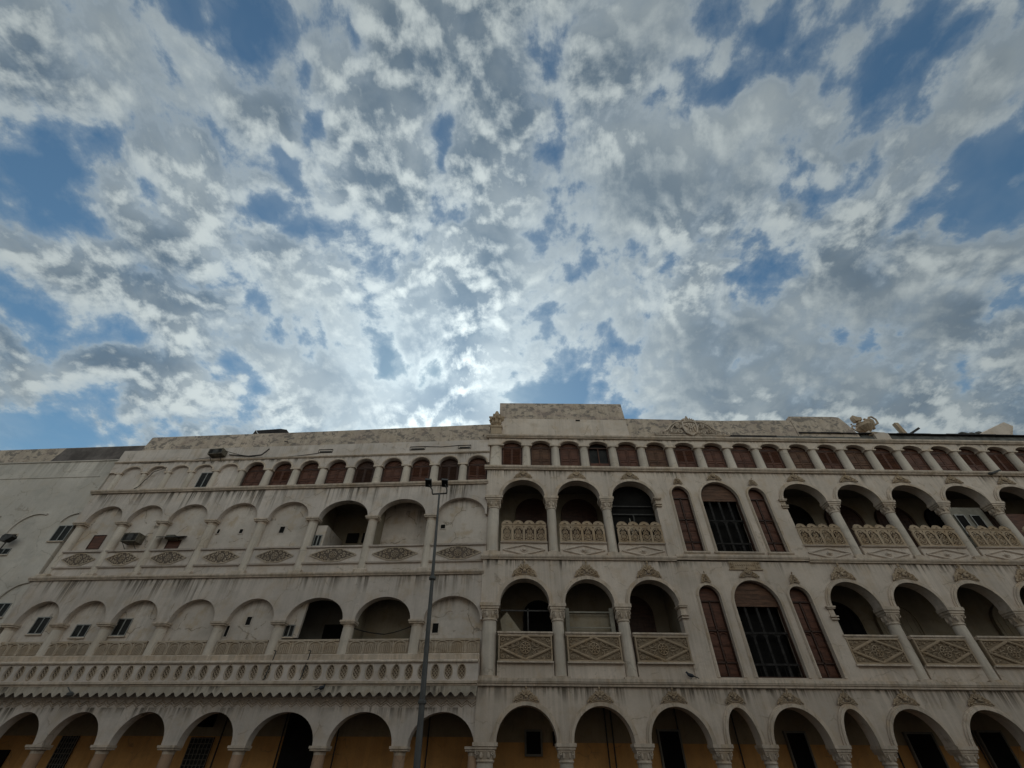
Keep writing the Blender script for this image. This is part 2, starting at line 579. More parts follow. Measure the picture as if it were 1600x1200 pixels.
def plaster(name, base=(.47, .44, .385), ledges=(), streak=.55, warm=.5, patch=.35, peel=0.0, seed=0.0, crack=.35):
    M = Mt(name)
    p = M.n('ShaderNodeVectorMath', operation='ADD')
    M.put(p.inputs[0], M.pos)
    p.inputs[1].default_value = (seed, seed * .7, 0)
    p = p.outputs[0]
    big = M.noise(p, .35, 4, .6)
    mid = M.noise(p, 1.7, 6, .62)
    fine = M.noise(p, 14, 5, .6)
    col = M.mix(M.sm(big, .36, .66), tuple(c * .86 for c in base), tuple(c * 1.08 for c in base))
    # yellow brown and grey green weathering
    col = M.mix(M.math('MULTIPLY', M.sm(mid, .46, .70), warm), col, (base[0] * .80, base[1] * .70, base[2] * .56))
    g2 = M.noise(M.scl(p, (1, 1, 1.6)), .9, 5, .6)
    col = M.mix(M.math('MULTIPLY', M.sm(g2, .50, .74), patch), col, (base[0] * .58, base[1] * .60, base[2] * .60))
    # rain streaks, strongest under the ledges
    st = M.noise(M.scl(p, (5.5, 5.5, .22)), 1.0, 5, .62)
    st2 = M.noise(M.scl(p, (15, 15, .5)), 1.0, 3, .6)
    s = M.math('MULTIPLY', M.sm(st, .42, .58), M.sm(st2, .22, .50))
    mask = .22
    if ledges:
        sx_ = M.n('ShaderNodeSeparateXYZ')
        M.L.new(M.pos, sx_.inputs[0])
        z = sx_.outputs[2]
        jit = M.math('MULTIPLY_ADD', M.noise(M.scl(p, (1.4, 1.4, .1)), 1.0, 3), 2.2, -.65)
        tot = None
        for zl, ln_ in ledges:
            d = M.math('SUBTRACT', zl, z)          # below the ledge
            up = M.sm(d, -.02, .02)
            dn = M.math('SUBTRACT', 1.0, M.math('DIVIDE', d, M.math('MULTIPLY', M.math('MAXIMUM', jit, .15), ln_), clamp=True), clamp=True)
            k_ = M.math('MULTIPLY', up, dn)
            tot = k_ if tot is None else M.math('MAXIMUM', tot, k_)
        pat = M.sm(M.noise(M.scl(p, (.55, .55, .08)), 1.0, 3), .40, .60, .25, 1.15)
        mask = M.math('MULTIPLY', M.math('MULTIPLY_ADD', tot, .95, .16, clamp=True), pat)
    s = M.math('MULTIPLY', M.math('MULTIPLY', s, mask), streak, clamp=True)
    col = M.mix(s, col, (.085, .070, .055))
    # hairline cracks and a slight difference from piece to piece
    vo = M.n('ShaderNodeTexVoronoi', feature='DISTANCE_TO_EDGE')
    wv = M.n('ShaderNodeVectorMath', operation='MULTIPLY_ADD')
    nn_ = M.n('ShaderNodeTexNoise')
    M.put(nn_.inputs['Vector'], p)
    nn_.inputs['Scale'].default_value = 2.2
    nn_.inputs['Detail'].default_value = 5
    M.put(wv.inputs[0], nn_.outputs['Color'])
    wv.inputs[1].default_value = (.5, .5, .5)
    M.put(wv.inputs[2], p)
    M.put(vo.inputs['Vector'], wv.outputs[0])
    vo.inputs['Scale'].default_value = .62
    ck = M.math('MULTIPLY', M.sm(vo.outputs['Distance'], .016, .004), M.sm(mid, .44, .58))
    col = M.mix(M.math('MULTIPLY', ck, crack), col, (.14, .115, .09))
    oi = M.n('ShaderNodeObjectInfo').outputs['Random']
    col = M.mix(M.math('MULTIPLY', oi, .16), col, (base[0] * .55, base[1] * .50, base[2] * .42))
    # small chips and blotches
    ch = M.noise(p, 5.5, 7, .72)
    col = M.mix(M.math('MULTIPLY', M.sm(ch, .63, .70), .45), col, (.16, .14, .12))
    if peel > 0:
        pl = M.noise(M.scl(p, (1, 1, 1.5)), 2.3, 9, .74, .3)
        pm = M.sm(pl, .515, .55)
        col = M.mix(M.math('MULTIPLY', pm, peel), col, (.155, .135, .12))
        pl2 = M.noise(M.scl(p, (1, 1, 1.8)), 1.1, 4, .6)
        col = M.mix(M.math('MULTIPLY', M.sm(pl2, .50, .64), .35), col, (.33, .245, .21))
    col = M.mix(M.math('MULTIPLY', M.sm(fine, .35, .75), .22), col, tuple(c * .62 for c in base))
    M.bump(M.math('MULTIPLY_ADD', mid, 1.0, M.math('MULTIPLY', fine, .5)), .35, .03)
    return M.done(col, .9, .2)


def flatmat(name, col, rough=.7, spec=.3, var=.25, scale=4., metal=0.0, grain=None):
    M = Mt(name)
    v = M.scl(M.pos, grain) if grain else M.pos
    f = M.noise(v, scale, 6, .65)
    c = M.mix(M.sm(f, .32, .70), tuple(x * (1 - var) for x in col), tuple(min(1, x * (1 + var)) for x in col))
    f2 = M.noise(M.pos, scale * 5, 4, .6)
    c = M.mix(M.math('MULTIPLY', M.sm(f2, .55, .75), .35), c, tuple(x * .55 for x in col))
    M.b.inputs['Metallic'].default_value = metal
    M.bump(f, .25, .01)
    return M.done(c, rough, spec)


LEDGES_B = ((4.14, 1.0), (8.92, .8), (13.58, .7), (15.58, .3))
LEDGES_A = ((3.5, .8), (4.2, .3), (8.29, 1.6), (12.76, 1.9), (14.68, .5))
m_wall_b = plaster('plaster_ornate', (0.642, 0.534, 0.444), LEDGES_B, 1.0, .50, .36)
m_wall_a = plaster('plaster_arcade', (0.619, 0.530, 0.463), LEDGES_A, 1.0, .55, .42, seed=31.)
m_col = plaster('plaster_columns', (0.653, 0.558, 0.463), (), .6, .3, .40, seed=7.)
m_trim = plaster('plaster_mouldings', (0.621, 0.505, 0.402), (), 1.2, .65, .40, seed=13.)
m_relief = plaster('plaster_relief', (0.456, 0.343, 0.237), (), .8, .7, .40, seed=3.)
m_relief_a = plaster('plaster_relief_pale', (0.527, 0.425, 0.325), (), .8, .6, .4, seed=5.)
m_infill = plaster('plaster_infill', (0.607, 0.523, 0.452), ((12.0, 1.0), (7.4, 1.0)), .7, .85, .45, seed=17., crack=.7)
m_plain = plaster('plaster_plain', (0.586, 0.523, 0.455), ((14.9, 2.5),), .35, .25, .5, seed=23.)
m_peel = plaster('plaster_peeling', (0.559, 0.452, 0.357), (), .9, .3, .5, peel=.8, seed=41.)
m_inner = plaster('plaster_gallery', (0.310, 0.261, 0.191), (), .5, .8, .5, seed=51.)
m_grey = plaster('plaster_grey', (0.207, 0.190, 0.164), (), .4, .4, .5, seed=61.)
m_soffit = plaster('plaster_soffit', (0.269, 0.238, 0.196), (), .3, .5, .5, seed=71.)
m_ochre = plaster('ochre_paint', (0.675, 0.358, 0.132), (), .5, .4, .5, seed=81.)
m_band = plaster('faded_band', (0.388, 0.300, 0.198), (), .5, .5, .5, seed=66.)
m_ochre2 = plaster('salmon_paint', (.46, .30, .20), (), .4, .4, .4, seed=91.)
m_wood = flatmat('brown_wood', (.098, .037, .020), .6, .3, .35, 2.2, grain=(1, 1, 6))
m_wood_d = flatmat('dark_wood', (.050, .022, .013), .6, .3, .35, 2.2, grain=(1, 1, 6))
m_wood_l = flatmat('faded_wood', (.105, .050, .027), .65, .3, .35, 2.2, grain=(1, 1, 6))
m_black = flatmat('dark_interior', (.012, .011, .010), .9, .1, .3, 1.)
m_glass = flatmat('dusty_glass', (.018, .017, .015), .5, .12, .5, 3.)
m_steel = flatmat('rusted_steel', (.055, .050, .045), .6, .3, .4, 6., metal=.3)
m_post = flatmat('grey_painted_steel', (.085, .083, .078), .5, .4, .25, 2.)
m_alu = flatmat('aluminium_frame', (.22, .21, .19), .4, .5, .2, 5., metal=.4)
m_ac = flatmat('dirty_enamel', (.13, .11, .08), .6, .3, .45, 5.)
m_cable = flatmat('black_rubber', (.018, .018, .018), .7, .2, .2, 5.)
m_board = flatmat('grey_board', (.26, .235, .19), .8, .2, .25, 1.5)
m_tile = flatmat('roof_sheet', (.10, .095, .085), .7, .2, .4, 3.)
m_felt = flatmat('dark_felt', (.035, .03, .028), .85, .2, .4, 3.)
m_white = flatmat('white_pipe', (.62, .62, .6), .5, .3, .1, 5.)
m_bird = flatmat('dark_feathers', (.03, .032, .04), .6, .3, .5, 40.)
m_recess = plaster('relief_ground', (.155, .12, .095), (), .5, .5, .4, seed=6.)
m_eave = plaster('plaster_eave', (0.447, 0.380, 0.307), ((4.2, .6),), 1.3, .7, .6, seed=8.)
m_recess2 = plaster('panel_ground', (.27, .205, .14), (), .5, .5, .4, seed=9.)
m_dark_render = flatmat('bare_render', (.135, .115, .105), .9, .1, .35, 1.2)
m_ground = flatmat('asphalt', (.055, .053, .05), .9, .2, .25, .6)
m_bars = flatmat('dark_bars', (.030, .027, .025), .8, .1, .4, 6.)

# ------------------------------------------------------------------ ground
g = MB()
g.box(-300, 300, -250, 400, -.4, 0)
ground = g.build('ground', m_ground)
ground['kind'] = 'structure'

# ------------------------------------------------------------------ shared ornament builders
def crown_mesh(w, h, scrolls=2, seed=0):
    """carved palmette with scrolls, base at z = 0, centred on x = 0"""
    b = MB()
    for k in range(5):
        a = R(-56 + 28 * k)
        l = h * (.60 - .14 * abs(k - 2) / 2)
        b.blob((math.sin(a) * l * .55, -.06, h * .36 + math.cos(a) * l * .50), .050 * w, .05, l * .36, 6, 4, a)
    b.blob((0, -.08, h * .93), .045 * w, .06, h * .12, 6, 4)
    b.blob((0, -.10, h * .30), .075 * w, .07, h * .13, 8, 5)
    for s in (-1, 1):
        for q_ in range(scrolls):
            rr = h * (.21 - .05 * q_)
            b.spiral(s * w * (.20 + .15 * q_), h * (.26 - .09 * q_), -.06, rr, 1.4, PI / 2, -s, .030 * h / .4, 12)
        b.tube([(s * w * .08, -.06, h * .72), (s * w * .20, -.06, h * .56), (s * w * .34, -.06, h * .30), (s * w * .44, -.06, h * .12), (s * w * .5, -.05, -h * .05)], [.022 * h / .4] * 4 + [.03 * h / .4], 5)
        for t in range(4):
            b.blob((s * w * (.14 + .085 * t), -.06, h * (.70 - .155 * t)), .018 * w + .012, .04, .06 * h + .012, 5, 4, s * .7)
        b.blob((s * w * .48, -.05, h * .02), .045 * w, .05, .06 * h, 6, 4)
    b.tube([(-w * .40, -.04, -.02), (-w * .2, -.05, .07 * h), (0, -.05, .10 * h), (w * .2, -.05, .07 * h), (w * .40, -.04, -.02)], .022, 5)
    return b


def rosette(b, cx, cz, y, r, petals=8):
    b.tube([(cx + r * math.cos(2 * PI * i / 14), y, cz + r * math.sin(2 * PI * i / 14)) for i in range(14)], r * .10, 4, True)
    b.tube([(cx + r * .42 * math.cos(2 * PI * i / 10), y - .01, cz + r * .42 * math.sin(2 * PI * i / 10)) for i in range(10)], r * .10, 4, True)
    for k in range(petals):
        a = 2 * PI * k / petals
        b.blob((cx + r * .70 * math.sin(a), y - .01, cz + r * .70 * math.cos(a)), r * .14, r * .14, r * .22, 5, 4, a)
    b.blob((cx, y - .02, cz), r * .2, r * .2, r * .2, 6, 4)


def bar2(b, p, q_, w, y0, y1):
    """flat bar in the x-z plane from p to q_"""
    d = Vector((q_[0] - p[0], q_[1] - p[1])).normalized()
    n_ = Vector((-d.y, d.x)) * w / 2
    b.prism([(p[0] - n_.x, p[1] - n_.y), (q_[0] - n_.x, q_[1] - n_.y), (q_[0] + n_.x, q_[1] + n_.y), (p[0] + n_.x, p[1] + n_.y)], y0, y1)


# ================================================================== ornate building on the right
B = thing('ornate_building', 'whitewashed ornate arcaded building with carved balconies and rooftop urn, right of the lamp post', 'building', (0, 20, 0))
XR = 31.0
bw = 1.07
bays_l = [.82, 3.595, 6.36]
bays_r = [15.03, 17.80, 20.57, 23.34, 26.11, 28.88]
WT = .46


def wall_b(name, z0, z1, ops, y0=0., y1=WT, x0=-1.05, x1=XR, mat=None, n=20):
    return MB().arch_wall(x0, x1, z0, z1, y0, y1, ops, n).build(name, mat or m_wall_b, B, merge=True)


# storey walls
s1_ops = [(c, 1.09, 0, 2.49, 1.08) for c in bays_l] + [(8.66, .57, 0, 2.49, 1.07), (10.73, 1.04, 0, 2.49, 1.09), (12.88, .55, 0, 2.49, 1.06)] + \
         [(15.10, 1.05, 0, 2.49, 1.07), (17.93, 1.06, 0, 2.49, 1.06), (20.70, 1.06, 0, 2.49, 1.06), (23.45, 1.06, 0, 2.49, 1.06), (26.2, 1.06, 0, 2.49, 1.06), (28.95, 1.06, 0, 2.49, 1.06)]
wall_b('ground_floor_wall', 2.49, 4.15, s1_ops)
w2 = MB()
w2.mk().arch_wall(-1.05, 7.43, 7.08, 8.93, 0, WT, [(c, bw - .01, 7.08, 7.08, 1.0) for c in bays_l])
w2.mk().arch_wall(7.43, 13.97, 4.39, 8.93, 0, WT, [(8.84, .47, 4.5, 7.42, .48), (10.84, 1.0, 4.5, 7.12, 1.0), (12.78, .46, 4.5, 7.42, .47)])
w2.mk().arch_wall(13.97, XR, 7.08, 8.93, 0, WT, [(c, bw - .01, 7.08, 7.08, 1.0) for c in bays_r])
w2.build_each('second_floor_wall', m_wall_b, B)
w3 = MB()
w3.mk().arch_wall(-1.05, 7.43, 12.05, 13.6, 0, WT, [(c, bw, 12.05, 12.05, .90) for c in bays_l])
w3.mk().arch_wall(7.43, 13.97, 9.10, 13.6, 0, WT, [(8.80, .45, 9.38, 12.26, .47), (10.76, .96, 9.38, 12.04, .95), (12.69, .44, 9.38, 12.24, .46)])
w3.mk().arch_wall(13.97, XR, 12.02, 13.6, 0, WT, [(c, bw, 12.02, 12.02, .90) for c in bays_r])
w3.build_each('third_floor_wall', m_wall_b, B)
P4 = 1.585
c4 = [.23 + P4 * k for k in range(20)]
wall_b('fourth_floor_wall', 15.10, 15.60, [(c, .545, 15.10, 15.10, .33) for c in c4 if c + .6 < XR], 0, .40, n=14)

# body behind the galleries, floors, roof
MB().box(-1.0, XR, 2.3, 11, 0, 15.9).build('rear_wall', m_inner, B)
sl = MB()
for z in (3.98, 8.74, 13.44):
    sl.mk().box(-1.0, XR - .02, WT - .06, 2.35, z, z + .2)
sl.mk().box(-1.0, XR - .02, .3, 11, 15.62, 15.78)
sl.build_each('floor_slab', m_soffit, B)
ew = MB()
for x in (-1.0, 7.6, 13.6, XR - .32):
    ew.mk().box(x, x + .3, WT - .05, 2.34, 4.2, 8.72)
    ew.mk().box(x, x + .3, WT - .05, 2.34, 8.96, 13.42)
ew.mk().box(-1.0, -.7, WT - .05, 2.34, 0, 3.96)
ew.build_each('cross_wall', m_inner, B)
oc = MB().box(-.70, XR - .05, 2.22, 2.29, 0, 2.60)
oc.build('painted_wainscot', m_ochre, B)
MB().box(-.70, XR - .05, 2.24, 2.29, 2.60, 3.97).build('faded_wall_band', m_band, B)


# ledges and cornices
def ledge(name, prof, x0, x1, mat=None, parent=None):
    return MB().profile(x0, x1, prof).build(name, mat or m_trim, parent or B)


def prof_l(z0, z1, p, lip=.05):
    h = z1 - z0
    return [(.03, z0), (-p * .55, z0), (-p * .62, z0 + h * .28), (-p * .82, z0 + h * .34), (-p * .92, z0 + h * .52), (-p, z0 + h * .60), (-p, z1), (.03, z1 + .015)]


ledge('ledge', prof_l(4.16, 4.40, .17), -1.17, XR + .1)
ledge('ledge', prof_l(8.92, 9.11, .15), -1.15, 7.76)
ledge('ledge', prof_l(8.92, 9.11, .15), 13.86, XR + .1)
lr = MB()
lr.mk().profile(7.77, 13.85, prof_l(8.98, 9.20, .15))
for a, b_ in ((8.22, 9.40), (9.62, 11.90), (12.10, 13.28)):
    lr.mk().profile(a, b_, prof_l(9.22, 9.36, .13))
lr.build_each('window_ledge', m_trim, B)
ledge('ledge', prof_l(13.56, 13.76, .19), -1.20, XR + .1)
ledge('cornice', prof_l(15.58, 15.76, .17), -1.20, XR + .1)

# ---- columns: shaft with capital and base as sub-parts
def column_b(z0, z1, zc, zt, r, base=.2, hwcap=.36, y=.23):
    """local x = 0; shaft z0..zc, capital zc..zt"""
    s = MB().lathe(0, y, [(r * 1.02, z0 + base), (r * 1.0, z0 + (zc - z0) * .35), (r * .93, zc - .06)], 20).build('column', m_col, B, smooth=True)
    c = MB()
    h = zt - zc
    c.lathe(0, y, [(r * 1.02, zc - .06), (r * 1.08, zc - .03), (r * 1.02, zc), (r * .96, zc + .02), (r * 1.02, zc + h * .30), (r * 1.22, zc + h * .50)], 20)
    for k in range(8):
        a = 2 * PI * k / 8 + PI / 8
        c.blob((math.cos(a) * r * 1.08, y + math.sin(a) * r * 1.08, zc + h * .28), .055, .055, h * .20, 6, 4)
    for sx_ in (-1, 1):
        c.spiral(sx_ * r * .85, zc + h * .40, y - r * 1.12, h * .14, 1.3, PI / 2, -sx_, .022, 10)
    c.box(-hwcap * .80, hwcap * .80, y - hwcap * .80, y + hwcap * .72, zc + h * .50, zc + h * .62)
    c.box(-hwcap * .90, hwcap * .90, y - hwcap * .90, y + hwcap * .72, zc + h * .62, zc + h * .78)
    c.box(-hwcap, hwcap, y - hwcap, y + hwcap * .72, zc + h * .78, zt)
    c.build('capital', m_trim, s, smooth=True)
    if base > 0:
        bb = MB()
        bb.box(-r * 1.35, r * 1.35, y - r * 1.32, y + r * 1.1, z0, z0 + base * .75)
        bb.lathe(0, y, [(r * 1.25, z0 + base * .75), (r * 1.28, z0 + base * .88), (r * 1.1, z0 + base), (r * 1.0, z0 + base * 1.1)], 20)
        bb.build('column_base', m_trim, s, smooth=True)
    return s


col3 = column_b(9.11, 12.05, 11.50, 12.055, .235, .22)
col3.location = (2.205, 0, 0)
for x in (4.975, 16.415, 19.185, 21.955, 24.725, 27.495, 30.2):
    dup(col3, (x, 0, 0))
cor3 = dup(col3, (-.655, 0, 0), scale=(1.24, 1, 1))
col2 = column_b(4.40, 7.08, 6.49, 7.085, .255, .10)
col2.location = (2.205, 0, 0)
for x in (4.975, 16.415, 19.185, 21.955, 24.725, 27.495, 30.2):
    dup(col2, (x, 0, 0))
dup(col2, (-.655, 0, 0), scale=(1.2, 1, 1))
col1 = column_b(0, 2.49, 2.02, 2.495, .255, .18)
col1.location = (2.225, 0, 0)
for x in (4.98, 7.78, 9.46, 12.05, 13.69, 16.51, 19.32, 22.07, 24.82, 27.6, 30.3):
    dup(col1, (x, 0, 0), scale=(.82 if 7.9 < x < 13.9 else 1, 1, 1))
dup(col1, (-.655, 0, 0), scale=(1.24, 1, 1))
cs = MB()
cs.lathe(0, .21, [(.235, 13.86), (.225, 14.5), (.215, 15.02), (.235, 15.06), (.25, 15.10)], 18)
cs.box(-.27, .27, -.03, .42, 13.76, 13.86)
c4a = cs.build('column', m_col, B, smooth=True)
MB().box(-.30, .30, -.06, .43, 15.085, 15.16).build('capital', m_trim, c4a)
c4a.location = (c4[0] + P4 / 2, 0, 0)
for c in c4[1:-1]:
    if c + P4 / 2 < XR - .3:
        dup(c4a, (c + P4 / 2, 0, 0))
dup(c4a, (-.65, 0, 0), scale=(1.45, 1.05, 1))

# half capitals against the solid wall
hc = MB()
for x0_, x1_ in ((7.42, 7.66), (13.75, 13.98)):
    hc.mk().box(x0_ + .005, x1_ - .005, -.03, .38, 6.54, 7.08)
    for z, e in ((6.56, .03), (6.66, .05), (6.98, .05), (7.03, .08)):
        hc.box(x0_ - e, x1_ + e, -.06 - e, .40, z, z + .05)
    hc.mk().box(x0_ + .005, x1_ - .005, -.03, .38, 11.56, 12.02)
    for z, e in ((11.58, .03), (11.68, .05), (11.94, .05), (11.99, .08)):
        hc.box(x0_ - e, x1_ + e, -.06 - e, .40, z, z + .05)
hc.build_each('impost_moulding', m_trim, B)
# archivolts
def archivolt(name, cx, hw, zs, ri, w, p, zb=None, parent=None, mat=None, y=0.):
    zb = zs if zb is None else zb
    b = MB()
    i_, o1, o2 = arc(cx, hw, zs, ri, zb), arc(cx, hw + w * .60, zs, ri + w * .62, zb), arc(cx, hw + w, zs, ri + w, zb)
    b.strip(arc(cx, hw - .004, zs, ri - .004, zb), o1, y - p, y + .02)
    b.strip(o1, o2, y - p * .55, y + .02)
    return b.build(name, mat or m_trim, parent or B)


for row, ops_ in enumerate(([(c, 1.06, 7.08, 1.0) for c in bays_l + bays_r], [(c, bw, 12.05 if c < 10 else 12.02, .90) for c in bays_l + bays_r],
                            [(o[0], o[1], 2.49, o[4]) for o in s1_ops])):
    for (cx, hw, zs, ri) in ops_:
        archivolt('archivolt', cx, hw, zs, ri, .165, .095)
al = MB()
for c in c4:
    if c + .6 < XR:
        al.mk().strip(arc(c, .54, 15.16, .27, 15.16, 12), arc(c, .61, 15.16, .33, 15.16, 12), -.03, .01)
al.build_each('arch_moulding', m_trim, B)

# carved crowns over the arches
cr2 = crown_mesh(1.06, .66, 2, 1).build('carved_crown', m_relief, B, smooth=True)
cr2.location = (bays_l[0], -.02, 8.21)
for c in bays_l[1:] + bays_r:
    dup(cr2, (c, -.02, 8.21))
cr3 = crown_mesh(.92, .47, 2, 2).build('carved_crown', m_relief, B, smooth=True)
cr3.location = (bays_l[0], -.02, 13.10)
for c in bays_l[1:] + bays_r:
    dup(cr3, (c, -.02, 13.10))
for o in s1_ops:
    dup(cr3, (o[0], -.02, 3.69), scale=(1.05 if o[1] > .8 else .8, 1, .95))
crs = crown_mesh(.40, .44, 1, 3).build('carved_crown', m_relief, B, smooth=True)
crs.location = (8.84, -.02, 8.02)
dup(crs, (12.78, -.02, 8.02))
dup(crs, (8.80, -.02, 12.86), scale=(1.1, 1, .82))
dup(crs, (12.69, -.02, 12.84), scale=(1.1, 1, .82))
dup(cr3, (10.84, -.02, 8.25), scale=(.95, 1, .86))
dup(cr3, (10.76, -.02, 13.12), scale=(.8, 1, .95))

# plaque under the window ledge
pq = MB()
pq.box(10.12, 11.52, -.035, .01, 8.60, 8.93)
pq.box(10.06, 11.58, -.06, .01, 8.56, 8.61)
pq.box(10.30, 10.34, -.055, -.03, 8.64, 8.91)
pq.box(11.30, 11.34, -.055, -.03, 8.64, 8.91)
for s_ in (0, 1):
    x = 10.2 if s_ == 0 else 11.44
    pq.spiral(x, 8.84, -.05, .07, 1.3, 0, 1 if s_ else -1, .02, 10)
    pq.spiral(x, 8.68, -.05, .06, 1.3, 0, -1 if s_ else 1, .02, 10)
for i in range(9):
    pq.blob((10.42 + .1 * i, -.04, 8.78), .035, .03, .05, 6, 4)
pq.build('carved_plaque', m_relief, B, smooth=True)

# ---- second floor carved parapet panels
def diamond_panel(w, h):
    b = MB()
    for z0, z1 in ((0, .055), (h - .05, h)):
        b.box(-w / 2, w / 2, -.03, .03, z0, z1)
    for s in (-1, 1):
        x = s * (w / 2 - .03)
        b.box(x - .03, x + .03, -.024, .03, .055, h - .05)
    hw, hh = w / 2 - .06, h / 2 - .05
    cz = h / 2
    for a, c in (((-hw, cz), (0, cz + hh)), ((0, cz + hh), (hw, cz)), ((hw, cz), (0, cz - hh)), ((0, cz - hh), (-hw, cz))):
        bar2(b, a, c, .085, -.035, .03)
        bar2(b, a, c, .030, -.055, .03)
    rosette(b, 0, cz, -.015, .20)
    for s in (-1, 1):
        b.tube([(s * .24, 0, cz), (s * .34, -.02, cz + .07), (s * .48, -.02, cz + .035), (s * .62, -.01, cz), (s * .48, -.02, cz - .035), (s * .34, -.02, cz - .07)], .018, 4, True)
        for u in (-1, 1):
            b.spiral(s * .33, cz + u * .155, -.01, .075, 1.3, PI / 2, s * u, .02, 9)
            b.spiral(s * .52, cz + u * .10, -.01, .05, 1.2, 0, s * u, .018, 8)
            b.blob((s * .75, -.0, cz + u * .03), .07, .03, .02, 5, 3)
            b.spiral(s * .12, cz + u * .27, -.005, .05, 1.2, 0, s * u, .016, 8)
            # corners
            b.spiral(s * (w / 2 - .17), cz + u * (h / 2 - .17), -.005, .085, 1.5, 0, -s * u, .022, 10)
            b.spiral(s * (w / 2 - .37), cz + u * (h / 2 - .13), -.005, .06, 1.3, 0, s * u, .02, 9)
            b.spiral(s * (w / 2 - .13), cz + u * (h / 2 - .31), -.005, .045, 1.2, 0, s * u, .018, 8)
            b.blob((s * (w / 2 - .56), 0, cz + u * (h / 2 - .10)), .06, .03, .02, 5, 3)
    return b


pn = diamond_panel(2.17, .90).build('carved_panel', m_relief, B)
MB().box(-1.085, 1.085, .025, .16, 0, .90).build('panel_ground', m_recess2, pn)
rl = MB()
rl.box(-1.12, 1.12, -.02, .22, .90, 1.03)
rl.box(-1.14, 1.14, -.07, -.02, .965, 1.03)
rl.profile(-1.12, 1.12, [(.03, -.06), (-.08, -.06), (-.08, -.02), (-.03, 0), (.03, 0)])
rl.build('handrail', m_trim, pn)
pn.location = (bays_l[0], .0, 4.98)
for c in bays_l[1:] + bays_r:
    dup(pn, (c, 0, 4.98))
lw = MB()
for c in bays_l + bays_r:
    lw.mk().box(c - 1.12, c + 1.12, .05, .25, 4.40, 4.93)
lw.build_each('low_wall', m_wall_b, B)

# ---- third floor pierced balustrade and diamond base panels
def pierced(w, h, k=4):
    b = MB()
    u = w / k
    y0, y1 = 0., .07
    b.box(-w / 2, w / 2, y0, y1, 0, .055)
    b.box(-w / 2, w / 2, y0 - .03, y1 + .02, h - .035, h)
    b.box(-w / 2, w / 2, y0, y1, h - .09, h - .035)
    for i in range(k + 1):
        x = -w / 2 + u * i
        hwid = .058 if 0 < i < k else .045
        x = min(max(x, -w / 2 + .045), w / 2 - .045)
        b.box(x - hwid, x + hwid, y0, y1, .055, h - .20)
        if 0 < i < k:
            b.tube([(x + .05 * math.cos(t_), y0 + .03, h - .14 + .05 * math.sin(t_)) for t_ in [2 * PI * j / 8 for j in range(8)]], .022, 4, True)
    for i in range(k):
        cx = -w / 2 + u * (i + .5)
        hu = u / 2 - .05
        # arch head
        b.strip(arc(cx, hu - .03, h - .30, .17, h - .30, 10), [(cx - u / 2 + u * j / 10, h - .08) for j in range(11)], y0 + .004, y1 - .004)
        b.strip(arc(cx, hu - .07, h - .32, .12, h - .32, 8), arc(cx, hu - .035, h - .32, .155, h - .32, 8), y0 - .02, y0 + .04)
        cz = .27
        for rr, n_ in ((.165, 12), (.075, 8)):
            b.tube([(cx + rr * math.cos(2 * PI * j / n_), y0 + .02, cz + rr * 1.02 * math.sin(2 * PI * j / n_)) for j in range(n_)], .028, 4, True)
        for j in range(8):
            a = 2 * PI * j / 8 + PI / 8
            b.tube([(cx + .075 * math.cos(a), y0 + .03, cz + .075 * math.sin(a)), (cx + .215 * math.cos(a), y0 + .03, cz + .22 * math.sin(a))], .023, 4)
        b.blob((cx, y0 + .03, cz), .06, .04, .06, 8, 4)
        for s in (-1, 1):
            b.spiral(cx + s * .085, h - .37, y0 + .02, .07, 1.2, PI / 2, s, .032, 8)
            b.blob((cx + s * .15, y0 + .03, .09), .05, .03, .04, 5, 3)
        b.blob((cx, y0 + .02, h - .24), .06, .04, .05, 6, 4)
        # ring on top of the rail
        b.strip(arc(cx, .075, h, .06, h, 10), arc(cx, .225, h, .155, h, 10), y0 + .0, y1)
        b.tube([(cx + .225 * math.cos(PI * j / 10), y0 + .01, h + .155 * math.sin(PI * j / 10)) for j in range(11)], .022, 4)
    return b


pb = pierced(2.15, .86).build('pierced_balustrade', m_relief, B)
pb.location = (bays_l[0], -.02, 9.76)
dp = MB()
dp.box(-1.10, 1.10, .05, .24, 9.10, 9.76)
for a, c in (((-.98, 9.40), (0, 9.62)), ((0, 9.62), (.98, 9.40)), ((.98, 9.40), (0, 9.17)), ((0, 9.17), (-.98, 9.40))):
    bar2(dp, a, c, .030, -.01, .06)
    bar2(dp, a, c, .075, .015, .06)
dp.blob((0, .03, 9.40), .09, .07, .07, 10, 5)
dp.tube([(.15 * math.cos(-PI * j / 10), .04, 9.40 + .11 * math.sin(-PI * j / 10)) for j in range(11)], .02, 4)
dp.profile(-1.10, 1.10, [(.06, 9.70), (-.03, 9.70), (-.06, 9.75), (.06, 9.757)])
dpo = dp.build('diamond_base_panel', m_wall_b, B)
dpo.location = (bays_l[0], 0, 0)
for c in bays_l[1:] + bays_r:
    dup(pb, (c, -.02, 9.76))
    dup(dpo, (c, 0, 0))

# ---- shutters
def arch_poly(hw, zb, zs, ri, n=12):
    return [(-hw, zb), (hw, zb)] + [(hw * math.cos(PI * i / n), zs + ri * math.sin(PI * i / n)) for i in range(n + 1)]


